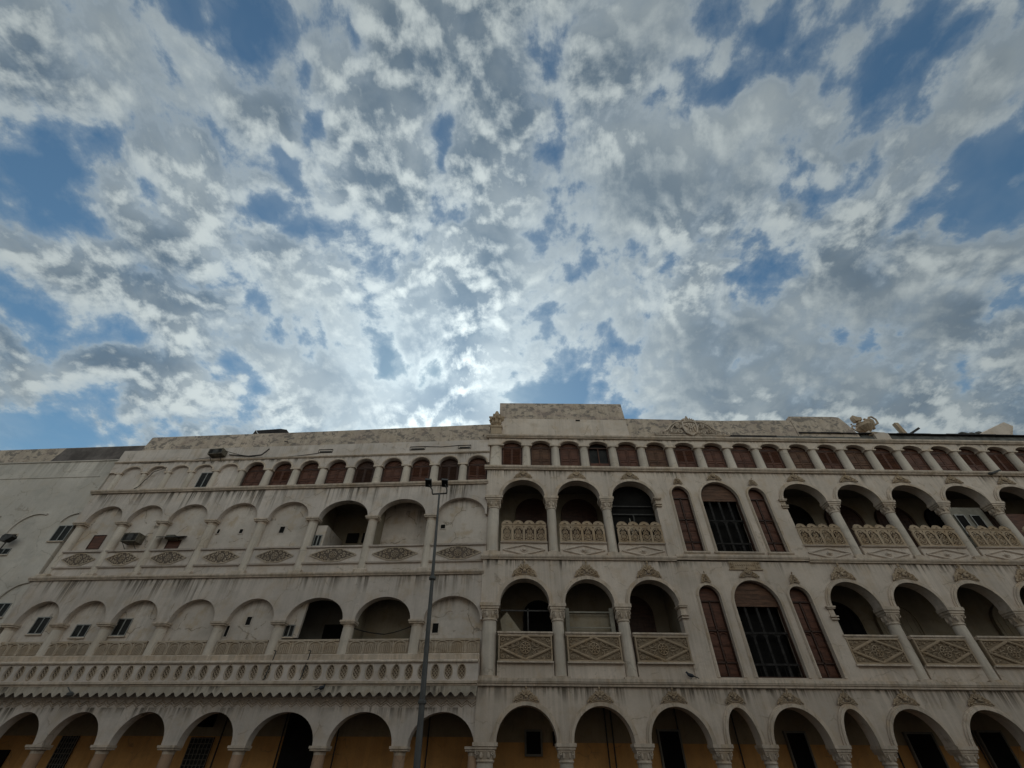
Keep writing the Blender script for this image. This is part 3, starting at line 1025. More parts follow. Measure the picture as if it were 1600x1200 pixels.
def shutter_window(hw, zb, zs, ri, style, parent, y=.24, mat=None, lean=0.):
    mat = mat or m_wood
    f = MB()
    f.strip(arc(0, hw - .05, zs, ri - .04, zb, 14), arc(0, hw + .02, zs, ri + .02, zb, 14), y - .02, y + .10)
    f.box(-hw + .05, hw - .05, y - .015, y + .06, zs - .035, zs + .035)
    f.box(-hw + .05, hw - .05, y - .015, y + .06, zb, zb + .05)
    fo = f.build('window', m_wood_d, parent)
    l = MB()
    l.prism(arch_poly(hw - .05, zs + .035, zs + .04, ri - .05), y + .03, y + .05)
    for k in range(5):
        a = PI * (k + .5) / 5
        bar2(l, (0, zs + .04), ((hw - .07) * math.cos(a), zs + .04 + (ri - .07) * math.sin(a)), .025, y + .005, y + .035)
    if style != 'open':
        l.build('lunette', mat, fo)
    h = zs - .035 - zb - .05
    if style == 'open':
        MB().prism(arch_poly(hw - .04, zb + .3, zs, ri - .04), y + .09, y + .12).build('pane', m_glass, fo)
        p_ = MB()
        p_.box(-.02, .02, y, y + .05, zb + .3, zs - .03)
        p_.box(-hw + .05, hw - .05, y + .02, y + .06, zb + .05, zb + .42)
        p_.build('mullion', m_wood, fo)
        return fo
    for s in (-1, 1):
        b = MB()
        x0_, x1_ = (-hw + .055, -.008) if s < 0 else (.008, hw - .055)
        z0_, z1_ = zb + .055, zs - .04
        w = x1_ - x0_
        b.box(x0_, x0_ + .05, y, y + .045, z0_, z1_)
        b.box(x1_ - .05, x1_, y, y + .045, z0_, z1_)
        cuts = [0, .36, .42, 1.] if style != 'slat' else [0, .14, .18, 1.]
        for t0, t1 in ((0, .05), (cuts[1], cuts[2]), (.95, 1)):
            b.box(x0_ + .05, x1_ - .05, y + .002, y + .043, z0_ + h * t0, z0_ + h * t1)
        if style == 'panel':
            b.box(x0_ + .05, x1_ - .05, y + .03, y + .04, z0_, z1_)
            b.box(x0_ + .08, x1_ - .08, y + .012, y + .03, z0_ + h * .08, z0_ + h * .33)
            b.box(x0_ + .08, x1_ - .08, y + .012, y + .03, z0_ + h * .46, z0_ + h * .92)
        else:
            zz = z0_ + h * (.20 if style == 'slat' else .44)
            b.box(x0_ + .05, x1_ - .05, y + .035, y + .042, z0_, z1_)
            while zz < z0_ + h * .93:
                b.obox(((x0_ + x1_) / 2, y + .022, zz), (w - .1, 0, 0), (0, .02, -.026), (0, .006, .006))
                zz += .052
            if style == 'mixed':
                b.box(x0_ + .08, x1_ - .08, y + .015, y + .03, z0_ + h * .08, z0_ + h * .33)
        b.build('shutter_leaf', mat, fo)
    return fo


styles = {}
for st_n, mt_ in (('panel', m_wood), ('mixed', m_wood), ('slat', m_wood), ('panel2', m_wood_l), ('open', m_wood)):
    o = shutter_window(.545, 13.78, 15.14, .29, st_n.replace('2', ''), B, mat=mt_)
    styles[st_n] = o
order = ['slat', 'panel2', 'panel', 'open', 'panel', 'panel2', 'mixed', 'panel', 'panel', 'mixed', 'panel2', 'mixed', 'panel2', 'slat', 'panel', 'panel', 'mixed', 'slat', 'panel', 'mixed']
seen = set()
for k_, c in enumerate(c4):
    if c + .6 > XR:
        continue
    s_ = order[k_]
    if s_ in seen:
        dup(styles[s_], (c, 0, 0))
    else:
        styles[s_].location = (c, 0, 0)
        seen.add(s_)
    if s_ == 'open':
        styles[s_]['label'] = 'shutters missing, dark glass behind'
MB().box(-1.0, XR - .05, .42, .5, 13.62, 15.62).build('attic_wall', m_inner, B)


def tall_side(hw, zb, zs, ri, parent):
    y = .20
    f = MB()
    f.strip(arc(0, hw - .045, zs, ri - .045, zb, 14), arc(0, hw + .015, zs, ri + .015, zb, 14), y - .03, y + .1)
    H = zs - zb
    rails = [zb + H * .0, zb + H * .17, zb + H * .56, zb + H * .95]
    for z in rails:
        f.box(-hw + .045, hw - .045, y - .02, y + .06, z, z + .06)
    f.box(-.03, .03, y - .02, y + .05, zb + .06, zs - .1)
    fo = f.build('window', m_wood_d, parent)
    l = MB()
    l.prism(arch_poly(hw - .05, zb + .05, zs, ri - .05), y + .05, y + .07)
    for s in (-1, 1):
        x0_, x1_ = (.045, hw - .07)
        for z0_, z1_ in ((rails[0] + .1, rails[1] - .03), (rails[1] + .1, (rails[1] + rails[2]) / 2 - .03), ((rails[1] + rails[2]) / 2 + .03, rails[2] - .12), (rails[2] + .1, rails[3] - .05)):
            xa, xb = (x0_, x1_) if s > 0 else (-x1_, -x0_)
            l.box(xa, xb, y + .03, y + .05, z0_, z1_)
            l.box(xa + .03, xb - .03, y + .012, y + .03, z0_ + .05, z1_ - .05)
        cxx = s * (x0_ + x1_) / 2
        l.strip(arc(cxx, .13, rails[2] - .14, .08, rails[2] - .14, 8), arc(cxx, .16, rails[2] - .14, .11, rails[2] - .14, 8), y + .0, y + .05)
    l.build('shutter_leaf', m_wood, fo)
    return fo


def tall_center(hw, zb, zs, ri, parent, open_=0):
    y = .20
    f = MB()
    f.strip(arc(0, hw - .06, zs, ri - .06, zb, 18), arc(0, hw + .015, zs, ri + .015, zb, 18), y - .03, y + .1)
    f.box(-hw + .06, hw - .06, y - .02, y + .06, zb, zb + .06)
    fo = f.build('window', m_wood_d, parent)
    l = MB()
    zt = zs - .02
    l.prism(arch_poly(hw - .06, zt, zs, ri - .06, 18), y + .0, y + .05)
    for k in range(4):
        l.box(-hw * .9 + k * .05, hw * .9 - k * .05, y - .012, y + .0, zt + .12 + k * .18, zt + .14 + k * .18)
    l.build('lunette', m_wood_l, fo)
    MB().box(-hw + .05, hw - .05, y + .40, y + .45, zb + .03, zt).build('pane', m_black, fo)
    bb = MB()
    H = zt - zb
    for k in (-1, 0, 1):
        bb.box(k * hw * .5 - .05, k * hw * .5 + .05, y + .05, y + .12, zb + .06, zt)
    for t in (.17, .60):
        bb.box(-hw + .06, hw - .06, y + .03, y + .10, zb + H * t, zb + H * t + .07)
    for k in range(4):
        cx = -hw * .75 + k * hw * .5
        bb.strip(arc(cx, hw * .18, zb + H * .60 - .12, .11, zb + H * .60 - .12, 8), [(cx - hw * .25 + hw * .5 * j / 8, zb + H * .60 + .0) for j in range(9)], y + .06, y + .09)
    for k in range(8):
        x = -hw + .12 + k * (2 * hw - .24) / 7
        bb.tube([(x, y + .16, zb + .06), (x, y + .16, zb + H * .17)], .012, 4)
    bb.build('window_bars', m_bars, fo)
    return fo


for cx, hw, zb, zs, ri in ((8.84, .47, 4.5, 7.42, .48), (12.78, .46, 4.5, 7.42, .47), (8.80, .45, 9.38, 12.26, .47), (12.69, .44, 9.38, 12.24, .46)):
    o = tall_side(hw, zb, zs, ri, B)
    o.location = (cx, 0, 0)
    archivolt('window_surround', cx, hw, zs, ri, .11, .045, zb + .0)
for cx, hw, zb, zs, ri in ((10.84, 1.0, 4.5, 7.12, 1.0), (10.76, .96, 9.38, 12.04, .95)):
    o = tall_center(hw, zb, zs, ri, B)
    o.location = (cx, 0, 0)
    archivolt('window_surround', cx, hw, zs, ri, .12, .045, zb + .0)

# ---- things inside the galleries
def arched_door(cx, hw, zb, zt, mat, y=2.16, name='gallery_door'):
    b = MB()
    b.prism([(cx + x, z) for x, z in arch_poly(hw, zb, zt - hw * .9, hw * .9, 14)], y, y + .12)
    for k in range(6):
        x = cx - hw + .12 + k * (2 * hw - .24) / 5
        b.box(x - .02, x + .02, y - .02, y, zb, zt - hw * .9 + .2)
    b.strip(arc(cx, hw, zt - hw * .9, hw * .9, zb, 14), arc(cx, hw + .1, zt - hw * .9, hw * .9 + .1, zb, 14), y - .05, y + .13)
    return b.build(name, mat, B)


for k_, c in enumerate(bays_l):
    if k_ < 2:
        arched_door(c + (.62 if k_ == 0 else .32), .86, 8.96, 12.95, m_wood_d)
arched_door(6.0, .80, 4.2, 7.95, m_wood_d)
arched_door(1.55, .62, 4.2, 7.7, m_black)
for k_, c in enumerate(bays_r):
    arched_door(c + .55, .90, 8.96, 12.8, m_wood_d if k_ % 3 else m_black)
    if k_ != 2:
        arched_door(c + .5, .90, 4.2, 7.8, m_black if k_ % 2 == 0 else m_inner)
# screen wall with windows in the fourth balcony of the right range
sw = MB()
sw.arch_wall(22.3, 24.4, 8.95, 12.02, .55, .62, [])
sw_o = sw.build('plywood_screen', m_board, B)
hw_ = MB()
for x in (22.75, 23.55):
    hw_.mk().box(x, x + .42, .50, .56, 10.55, 11.55)
hw_.build_each('screen_window', m_black, B)
fr = MB()
for x in (22.75, 23.55):
    fr.mk()
    for a in (x - .04, x + .42):
        fr.box(a, a + .04, .47, .55, 10.5, 11.6)
    fr.box(x, x + .42, .475, .55, 11.55, 11.6)
    fr.box(x, x + .42, .475, .55, 10.5, 10.55)
fr.build_each('screen_window_frame', m_alu, B)
MB().box(25.1, 27.1, .55, .62, 8.95, 11.7).build('wooden_screen', m_wood, B)

# glazing with open panels in the third balcony from the corner
gl = MB()
gl.mk().box(5.30, 7.42, .50, .54, 11.38, 11.43)
gl.mk().box(5.30, 7.42, .50, .54, 11.82, 11.86)
gl.mk().box(6.32, 6.38, .50, .54, 10.0, 11.38)
gl.build_each('glazing_bar', m_steel, B)
MB().box(5.3, 7.42, .62, .66, 8.97, 12.9).build('dark_glazing', m_black, B)
MB().add([(5.95, .70, 10.2), (6.30, .58, 10.2), (6.18, .60, 11.25), (6.12, .64, 11.25), (5.95, .74, 10.2), (6.30, .62, 10.2), (6.18, .64, 11.25), (6.12, .68, 11.25)],
         [(0, 1, 2, 3), (7, 6, 5, 4), (0, 4, 5, 1), (1, 5, 6, 2), (2, 6, 7, 3), (3, 7, 4, 0)]).build('torn_curtain', m_board, B)
# second floor: window frame and leaning board in the corner balcony, boards in the next
g2_ = MB()
g2_.box(.94, .99, .40, .45, 5.9, 6.98)
g2_.box(-.2, 1.88, .40, .45, 6.88, 6.93)
g2_.build('steel_window_frame', m_steel, B)
MB().prism([(-.22, 6.55), (.06, 6.85), (.80, 5.95), (.75, 5.7), (-.05, 5.7)], .44, .50).build('leaning_board', m_inner, B)
ss = MB()
ss.box(2.56, 2.72, .30, .42, 5.95, 7.0)
ss.box(4.45, 4.62, .30, .42, 5.95, 7.0)
ss.box(2.72, 4.45, .33, .37, 6.82, 6.88)
ss.box(2.72, 4.45, .33, .37, 6.24, 6.28)
ss.build('screen_frame', m_board, B)
MB().box(2.72, 4.45, .55, .60, 5.9, 6.82).build('boarded_screen', m_inner, B)
w_ = MB()
for (xa, xb, za, zb) in ((.90, 1.46, 2.25, 2.93), (1.95, 2.3, 2.5, 2.95), (6.20, 6.98, 1.3, 2.97), (3.35, 3.38, 0, 3.9), (11.30, 12.02, 1.2, 2.95), (16.15, 17.15, 1.2, 2.95), (19.1, 20.0, 1.6, 3.02)):
    if xb - xa > .1:
        w_.mk().box(xa, xb, 2.12, 2.20, za, zb)
w_.build_each('window_opening', m_black, B)
fw = MB()
for (xa, xb, za, zb) in ((.90, 1.46, 2.25, 2.93), (6.20, 6.98, 1.3, 2.97), (11.30, 12.02, 1.2, 2.95), (16.15, 17.15, 1.2, 2.95), (19.1, 20.0, 1.6, 3.02)):
    fw.mk()
    for a, b_ in ((xa - .07, xa), (xb, xb + .07)):
        fw.box(a, b_, 2.08, 2.22, za - .07, zb + .07)
    fw.box(xa, xb, 2.085, 2.22, zb, zb + .07)
    fw.box(xa, xb, 2.085, 2.22, za - .07, za)
fw.build_each('window_frame', m_grey, B)
tb = MB()
for x in (4.1, 4.35, 7.0, 9.3, 13.0, 15.5, 18.9):
    tb.mk().tube([(x, 2.14, 0), (x, 2.14, 3.9)], .03, 5)
tb.build_each('wall_pipe', m_steel, B)

# ---- parapets
def parapet(name, poly, mat, y0=.02, y1=.34):
    return MB().prism(poly, y0, y1).build(name, mat, B)


parapet('parapet', [(-.50, 15.76), (6.86, 15.76), (6.80, 16.98), (-.50, 16.98)], m_wall_b)
parapet('parapet', [(-.50, 16.98), (6.80, 16.98), (6.72, 18.20), (-.50, 18.15)], m_peel, .05, .34)
parapet('parapet', [(6.86, 15.76), (16.52, 15.98), (16.50, 17.16), (15.0, 17.14), (12.5, 17.06), (6.81, 17.12)], m_peel, .06, .36)
parapet('parapet', [(16.53, 16.0), (20.02, 16.0), (20.0, 16.22), (19.72, 16.9), (19.45, 17.40), (19.1, 17.44), (16.51, 17.42)], m_peel, .03, .36)
pv = MB()
pv.box(3.9, 4.15, -.01, .06, 16.86, 16.94)
pv.build('drain_hole', m_black, B)
# sheet roof edge on the right
re = MB()
re.box(12.55, 15.2, .0, .06, 15.80, 16.02)
re.build('vent_recess', m_felt, B)
rf2 = MB()
rf2.mk().profile(20.15, XR, [(.0, 15.78), (.10, 16.22), (.5, 16.40), (3.5, 16.9), (3.5, 15.8)])
rf2.mk().profile(14.9, 20.15, [(.0, 15.78), (.02, 16.0), (.5, 16.0), (.5, 15.8)])
rf2.build_each('eave_boarding', m_tile, B)
ft = MB()
xx = 16.6
rnd = random.Random(4)
while xx < XR:
    l_ = rnd.uniform(.5, 1.1)
    ft.profile(xx, xx + l_, [(-.06 - rnd.uniform(0, .03), 16.21), (-.05, 16.25 + rnd.uniform(0, .04)), (.3, 16.36), (.3, 16.25)])
    xx += l_ + .01
ft.build('roof_felt_edge', m_felt, B)

# carved coat of scrolls on the parapet
em = MB()
sh = [(-.42, .62), (-.36, .95), (0, 1.02), (.36, .95), (.42, .62), (.30, .25), (0, .05), (-.30, .25)]
em.tube([(x, -.05, z) for x, z in sh], .06, 6, True)
em.prism([(x * .86, .08 + z * .84) for x, z in sh], -.04, .02)
for k in range(4):
    em.tube([(-.25 + .16 * k, -.07, .25 + .05 * abs(1.5 - k)), (-.1 + .10 * k, -.09, .6), (-.22 + .15 * k, -.07, .85)], .035, 5)
em.tube([(-.3, -.08, .75), (0, -.1, .5), (.3, -.08, .75)], .04, 5)
for k in range(7):
    a = R(-60 + 20 * k)
    em.blob((math.sin(a) * .30, -.04, 1.02 + math.cos(a) * .16), .05, .06, .13, 6, 4, a)
em.blob((-.03, -.02, 1.33), .07, .06, .10, 6, 4)
for s in (-1, 1):
    em.spiral(s * .62, .70, -.05, .20, 1.6, PI / 2, -s, .05, 16)
    em.spiral(s * .66, .30, -.05, .17, 1.5, PI, s, .045, 14)
    em.tube([(s * .45, -.05, .98), (s * .75, -.05, .96), (s * 1.10, -.05, .72), (s * 1.35, -.05, .42), (s * 1.62, -.05, .30)], .045, 5)
    em.tube([(s * .60, -.05, .82), (s * .85, -.05, .78), (s * 1.08, -.05, .52), (s * 1.2, -.05, .2)], .035, 5)
    em.spiral(s * 1.0, .32, -.05, .16, 1.5, 0, s, .04, 14)
    em.spiral(s * 1.45, .20, -.05, .13, 1.4, PI / 2, -s, .035, 12)
    em.spiral(s * 1.80, .16, -.05, .11, 1.4, PI, s, .03, 12)
    em.tube([(s * .4, -.05, .06), (s * 1.2, -.06, .05), (s * 2.1, -.05, .06)], .035, 5)
    em.blob((s * 2.08, -.05, .17), .09, .06, .12, 6, 4)
    for t in range(6):
        em.blob((s * (.8 + .2 * t), -.06, .42 - .04 * t + .07 * (t % 2)), .05, .04, .03, 5, 4, s * .8)
emo = em.build('carved_crest', m_trim, B, smooth=True)
emo.location = (10.42, 0, 15.88)

# leaf finial on the corner
lf = MB()
lf.box(-.27, .27, -.27, .27, 0, .44)
lf.box(-.31, .31, -.31, .31, .38, .46)
lf.lathe(0, 0, [(.20, .46), (.24, .52), (.18, .60), (.22, .7), (.12, .9)], 12)
for ring, (n_, r_, z_, h_) in enumerate(((8, .25, .78, .26), (8, .34, 1.0, .24), (6, .20, 1.15, .28))):
    for k in range(n_):
        a = 2 * PI * k / n_ + ring * .4
        d = Vector((math.cos(a), math.sin(a), 0))
        pts = [d * (r_ * .35) + Vector((0, 0, z_ - h_ * .9)), d * (r_ * .9) + Vector((0, 0, z_ - h_ * .2)), d * r_ + Vector((0, 0, z_ + h_ * .3)), d * (r_ * 1.25) + Vector((0, 0, z_ + h_ * .28))]
        lf.tube(pts, [.06, .10, .075, .03], 6)
lf.blob((0, 0, 1.35), .12, .12, .2, 8, 5)
lf.blob((0, 0, 1.15), .2, .2, .3, 8, 5)
lfo = lf.build('leaf_finial', m_relief, B, smooth=True)
lfo.location = (-.66, .12, 15.76)
lfo.scale = (1.12, 1.12, 1.18)

# twin pitcher urn on the roof edge
ur = MB()
ur.lathe(0, .3, [(.36, 0), (.40, .06), (.30, .16), (.12, .30), (.16, .36), (.34, .52), (.44, .70), (.40, .84), (.30, .88), (.32, .93), (.16, .95)], 18)
for k in range(14):
    a = 2 * PI * k / 14
    ur.tube([(math.cos(a) * .18, .3 + math.sin(a) * .18, .38), (math.cos(a) * .35, .3 + math.sin(a) * .35, .54), (math.cos(a) * .445, .3 + math.sin(a) * .445, .70)], .028, 4)
ur.lathe(.50, .3, [(.08, .50), (.12, .62), (.24, .82), (.28, 1.0), (.22, 1.12), (.18, 1.16), (.08, 1.18)], 16)
ur.blob((-.02, .3, .97), .30, .18, .05, 10, 5, .1)
ur.tube([(-.05, .3, .95), (-.1, .3, 1.15)], [.14, .10], 8)
ur.prism([(-.30, 1.12), (.12, 1.14), (.18, 1.32), (.0, 1.36), (-.26, 1.52), (-.32, 1.34)], .16, .44)
ur.tube([(-.38, .3, .84), (-.64, .3, .90), (-.76, .3, .74), (-.66, .3, .56), (-.36, .3, .52)], .045, 6)
ur.tube([(.66, .3, 1.14), (.76, .3, 1.32), (.96, .3, 1.34), (1.08, .3, 1.14), (1.02, .3, .86), (.72, .3, .76)], .055, 6)
ur.blob((-.62, .3, 1.0), .06, .05, .04, 6, 4)
ur.blob((.42, .3, 1.24), .09, .07, .05, 6, 4)
uro = ur.build('pitcher_urn', m_relief, B, smooth=True)
uro.location = (20.95, -.05, 16.18)
uro.rotation_euler = (0, R(-9), 0)
pl_ = MB()
pl_.box(20.80, 21.62, -.10, .45, 15.78, 16.22)
pl_.box(20.86, 21.50, -.06, .42, 16.22, 16.30)
pl_.add([(20.25, .1, 16.2), (20.85, .1, 16.2), (20.85, .1, 16.55), (20.25, .6, 16.2), (20.85, .6, 16.2), (20.85, .6, 16.55)], [(0, 1, 2), (5, 4, 3), (0, 2, 5, 3), (1, 4, 5, 2), (0, 3, 4, 1)])
pl_.build('urn_plinth', m_wall_b, B)

# ================================================================== plainer arcaded building on the left
JX, JY, JA = -.985, 20.05, R(4.48)
A = thing('arcade_building', 'weathered cream building with many arches walled up and an oval patterned balcony, left half', 'building', (JX, JY, 0), -JA)
XL = -21.35
bays = [(-1.27, 1.20), (-4.24, 1.20), (-7.20, 1.245), (-10.03, 1.03), (-12.68, 1.02), (-15.30, 1.02), (-17.62, .93), (-19.83, .95)]
colx = [-2.755, -5.69, -8.72, -11.39, -13.97, -16.52, -18.71, -20.98]
WA = .40


def wall_a(name, z0, z1, ops, y0=0., y1=WA, mat=None, n=20, x0=XL, x1=.0):
    return MB().arch_wall(x0, x1, z0, z1, y0, y1, ops, n).build(name, mat or m_wall_a, A, merge=True)


wall_a('ground_floor_wall', 2.37, 3.80, [(c, h, 2.37, 2.37, 1.0) for c, h in bays], mat=m_wall_a)
wall_a('balcony_wall', 3.80, 5.05, [], 0, WA)
wall_a('second_floor_wall', 6.47, 8.31, [(c, h, 6.47, 6.47, .93) for c, h in bays])
wall_a('third_floor_wall', 11.14, 12.80, [(c, h, 11.14, 11.14, .90) for c, h in bays])
P4A = 1.536
c4A = [-.64 - P4A * k for k in range(8)]
c4N = [-12.95, -14.41, -15.87, -17.24, -18.55, -20.02]
c4A_all = c4A + c4N
ops4 = [(c, .515, 14.06, 14.06, .42) for c in c4A + c4N[:1]] + [(c, .50, 14.06, 14.06, .33) for c in c4N[1:]]
wall_a('fourth_floor_wall', 14.06, 15.52, ops4, n=14)
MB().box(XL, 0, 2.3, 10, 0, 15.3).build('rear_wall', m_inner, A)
sl = MB()
for z in (3.82, 8.1, 12.6, 15.0):
    sl.mk().box(XL, -.02, WA - .05, 2.35, z, z + .2)
sl.mk().box(XL, -.02, .36, 10, 15.32, 15.46)
sl.build_each('floor_slab', m_soffit, A)
MB().box(XL, -.02, 2.22, 2.30, 0, 2.76).build('painted_wainscot', m_ochre, A)
MB().box(XL, -.02, 2.24, 2.30, 2.76, 3.82).build('faded_wall_band', m_band, A)
cw = MB()
for x in (-8.9, -5.75, -2.85, -.3):
    cw.mk().box(x, x + .25, WA - .03, 2.34, 8.3, 12.6)
    cw.mk().box(x, x + .25, WA - .03, 2.34, 4.02, 8.1)
cw.build_each('cross_wall', m_inner, A)

# infill of the walled up bays
inf = MB()
for k, (c, h) in enumerate(bays):
    if k not in (1, 2):
        xl_ = c - h - .15 if k < 7 else XL
        inf.mk().box(xl_, c + h + .15, .27, .40 - .004, 8.31, 12.5)
        inf.mk().box(xl_, c + h + .15, .27, .40 - .004, 5.05, 7.9)
inf.build_each('infill_wall', m_infill, A)
i4 = MB()
i4.box(XL, -13.58, .13, .38, 12.80, 14.6)
i4.build('attic_infill_wall', m_wall_a, A)
MB().box(-13.6, -.02, .40 + .03, .52, 12.8, 14.9).build('attic_wall', m_inner, A)
# partly open bays
p_ = MB()
p_.box(-8.47, -7.97, .27, .40, 9.6, 10.84)
p_.box(-8.05, -7.97, .40, 2.3, 9.6, 10.84)
p_.build('partition_wall', m_infill, A)
MB().prism([(-8.47, 5.9), (-7.86, 5.9), (-7.80, 7.45), (-8.47, 7.45)], .27, .40).build('partition_wall', m_infill, A)
MB().box(-5.6, -2.9, 1.25, 1.35, 8.5, 12.5).build('bay_back_wall', m_infill, A)
MB().box(-5.6, -2.9, 1.5, 1.6, 5.1, 8.0).build('bay_back_wall', m_inner, A)
MB().box(-8.6, -5.9, 1.9, 2.0, 5.1, 8.0).build('bay_back_wall', m_grey, A)
dk = MB()
for (xa, xb, za, zb) in ((-7.75, -7.12, 10.75, 11.25), (-6.9, -6.3, 10.75, 11.25), (-7.6, -5.9, 10.1, 10.45)):
    dk.mk().box(xa, xb, 2.2, 2.26, za, zb)
dk.mk().box(-7.5, -6.6, 1.82, 1.88, 5.9, 6.75)
dk.build_each('window_opening', m_black, A)

# ledges
ledge('ledge', prof_l(8.29, 8.45, .15), -21.5, -.0, parent=A, mat=m_trim)
ledge('ledge', prof_l(12.76, 12.93, .17), -21.5, -.0, parent=A, mat=m_trim)
ledge('cornice', prof_l(14.66, 14.74, .09), -21.4, -.0, parent=A, mat=m_trim)
bd = MB()
for c, h in bays:
    a, b_ = c - h - .1, c + h + .1
    bd.mk().box(a, b_, .08, .27, 8.45, 9.66)
    bd.profile(a, b_, [(.085, 8.86), (.0, 8.87), (-.03, 8.93), (.085, 8.95)])
    bd.profile(a, b_, [(.085, 9.62), (-.01, 9.63), (-.03, 9.70), (.27, 9.71)])
bd.build_each('balcony_parapet', m_wall_a, A)


def scroll_diamond(w, h):
    b = MB()
    pts = [(-w / 2, 0), (-w * .17, h / 2), (w * .17, h / 2), (w / 2, 0), (w * .17, -h / 2), (-w * .17, -h / 2)]
    pts = [(-w / 2, 0), (-w * .16, h * .46), (0, h / 2), (w * .16, h * .46), (w / 2, 0), (w * .16, -h * .46), (0, -h / 2), (-w * .16, -h * .46)]
    n = len(pts)
    for i in range(n):
        bar2(b, pts[i], pts[(i + 1) % n], .045, -.03, .0)
    rosette(b, 0, 0, -.012, h * .26, 8)
    for s in (-1, 1):
        for u in (-1, 1):
            b.spiral(s * w * .14, u * h * .24, -.012, .085, 1.4, PI / 2, s * u, .026, 9, 4)
            b.spiral(s * w * .235, u * h * .13, -.012, .075, 1.3, 0, -s * u, .025, 9, 4)
            b.spiral(s * w * .32, u * h * .085, -.012, .05, 1.2, 0, s * u, .022, 8, 4)
            b.spiral(s * w * .07, u * h * .38, -.012, .05, 1.2, 0, s * u, .022, 8, 4)
            b.blob((s * w * .20, -.012, u * h * .33), .05, .02, .02, 5, 3, s * u * .5)
        b.blob((s * w * .40, -.01, 0), .08, .02, .025, 5, 3)
        b.blob((s * w * .18, -.015, 0), .05, .025, .03, 5, 3)
    return b


sd = scroll_diamond(2.15, .60).build('carved_diamond', m_relief_a, A)
pl0 = MB().prism([(-1.05, 0), (-.34, .27), (0, .29), (.34, .27), (1.05, 0), (.34, -.27), (0, -.29), (-.34, -.27)], -.004, .01).build('carved_ground', m_recess, sd)
sd.location = (bays[0][0], .07, 9.29)
for c, h in bays[1:]:
    dup(sd, (c, .07, 9.29), scale=(h / 1.20, 1, 1))

# columns
def column_a(z0, z1, r, base, mat, capw=.33, caph=.13):
    y = .21
    s = MB().lathe(0, y, [(r * 1.06, z0), (r * 1.02, z0 + (z1 - z0) * .4), (r * .94, z1 - caph)], 18).build('column', mat, A, smooth=True)
    c = MB()
    c.box(-capw * .92, capw * .92, y - capw * .80, y + .19, z1 - caph, z1 - caph * .60)
    c.box(-capw, capw, y - capw * .92, y + .19, z1 - caph * .55, z1 + .004)
    c.lathe(0, y, [(r * .96, z1 - caph * 1.9), (r * 1.0, z1 - caph * 1.3), (r * 1.2, z1 - caph)], 18)
    c.build('capital', m_trim, s, smooth=True)
    if base:
        MB().profile(-r * 1.3, r * 1.3, [(y, z0), (y - r * 1.55, z0), (y - r * 1.5, z0 + base * .6), (y - r * 1.25, z0 + base), (y, z0 + base)]).build('column_base', m_trim, s)
    return s


k3 = column_a(8.45, 11.15, .225, .15, m_col)
k2 = column_a(5.22, 6.48, .235, 0, m_col)
k1 = column_a(0, 2.38, .215, .2, m_ochre2)
for kk in (k3, k2, k1):
    kk.location = (colx[0], 0, 0)
    for i, x in enumerate(colx[1:]):
        dup(kk, (x, 0, 0))
kk = dup(k1, (-.12, 0, 0), scale=(.8, 1, 1))
y = .20
c4s = MB().lathe(0, y, [(.235, 12.93), (.215, 13.4), (.205, 13.98)], 16).build('column', m_col, A, smooth=True)
MB().box(-.27, .27, -.03, .38, 13.98, 14.07).build('capital', m_trim, c4s)
MB().box(-.26, .26, -.04, .38, 12.93, 13.0).build('column_base', m_trim, c4s)
c4s.location = (-1.41, 0, 0)
xs4 = [(a + b_) / 2 for a, b_ in zip(c4A_all[1:], c4A_all[2:])]
for x in xs4:
    dup(c4s, (x, 0, 0), scale=None if x > -13.2 else (.8, .7, 1))
dup(c4s, (-20.78, 0, 0), scale=(.8, .7, 1))
am = MB()
for (c, h, zb, zs, ri) in ops4:
    am.mk().strip(arc(c, h, 14.08, ri, 14.08, 12), arc(c, h + .07, 14.08, ri + .06, 14.08, 12), -.035, .01)
am.build_each('arch_moulding', m_trim, A)

# shutters of the attic arcade
stA = {}
for st_n, mt_ in (('panel', m_wood), ('mixed', m_wood), ('slat', m_wood_d)):
    stA[st_n] = shutter_window(.515, 12.95, 14.06, .40, st_n, A, mat=mt_)
ordA = ['mixed', 'slat', 'mixed', 'panel', 'slat', 'panel', 'panel', 'mixed', 'panel']
seen = set()
for c, s_ in zip(c4A + c4N[:1], ordA):
    if s_ in seen:
        dup(stA[s_], (c, 0, 0))
    else:
        stA[s_].location = (c, 0, 0)
        seen.add(s_)

# small windows in the walled up bays
def small_window(xa, xb, za, zb, y, kind='bars', name='window', mat=None, parent=None):
    par = parent or A
    fo = MB()
    e = .035
    for a, b_, c_, d_ in ((xa - e, xa, za - e, zb + e), (xb, xb + e, za - e, zb + e), (xa, xb, za - e, za), (xa, xb, zb, zb + e)):
        fo.box(a, b_, y - .03, y + .03, c_, d_)
    f = fo.build(name, m_alu if kind == 'bars' else (m_wood_d if kind == 'shut' else m_infill), par)
    MB().box(xa, xb, y - .006, y + .02, za, zb).build('pane', mat or (m_black if kind != 'bars' else m_glass), f)
    if kind == 'bars':
        m_ = MB()
        xm = (xa + xb) / 2
        m_.box(xm - .022, xm + .022, y - .026, y - .006, za, zb)
        m_.build('mullion', m_alu, f)
        MB().box(xa - .08, xb + .08, y - .07, y, za - .085, za - .04).build('sill', m_trim, f)
    return f


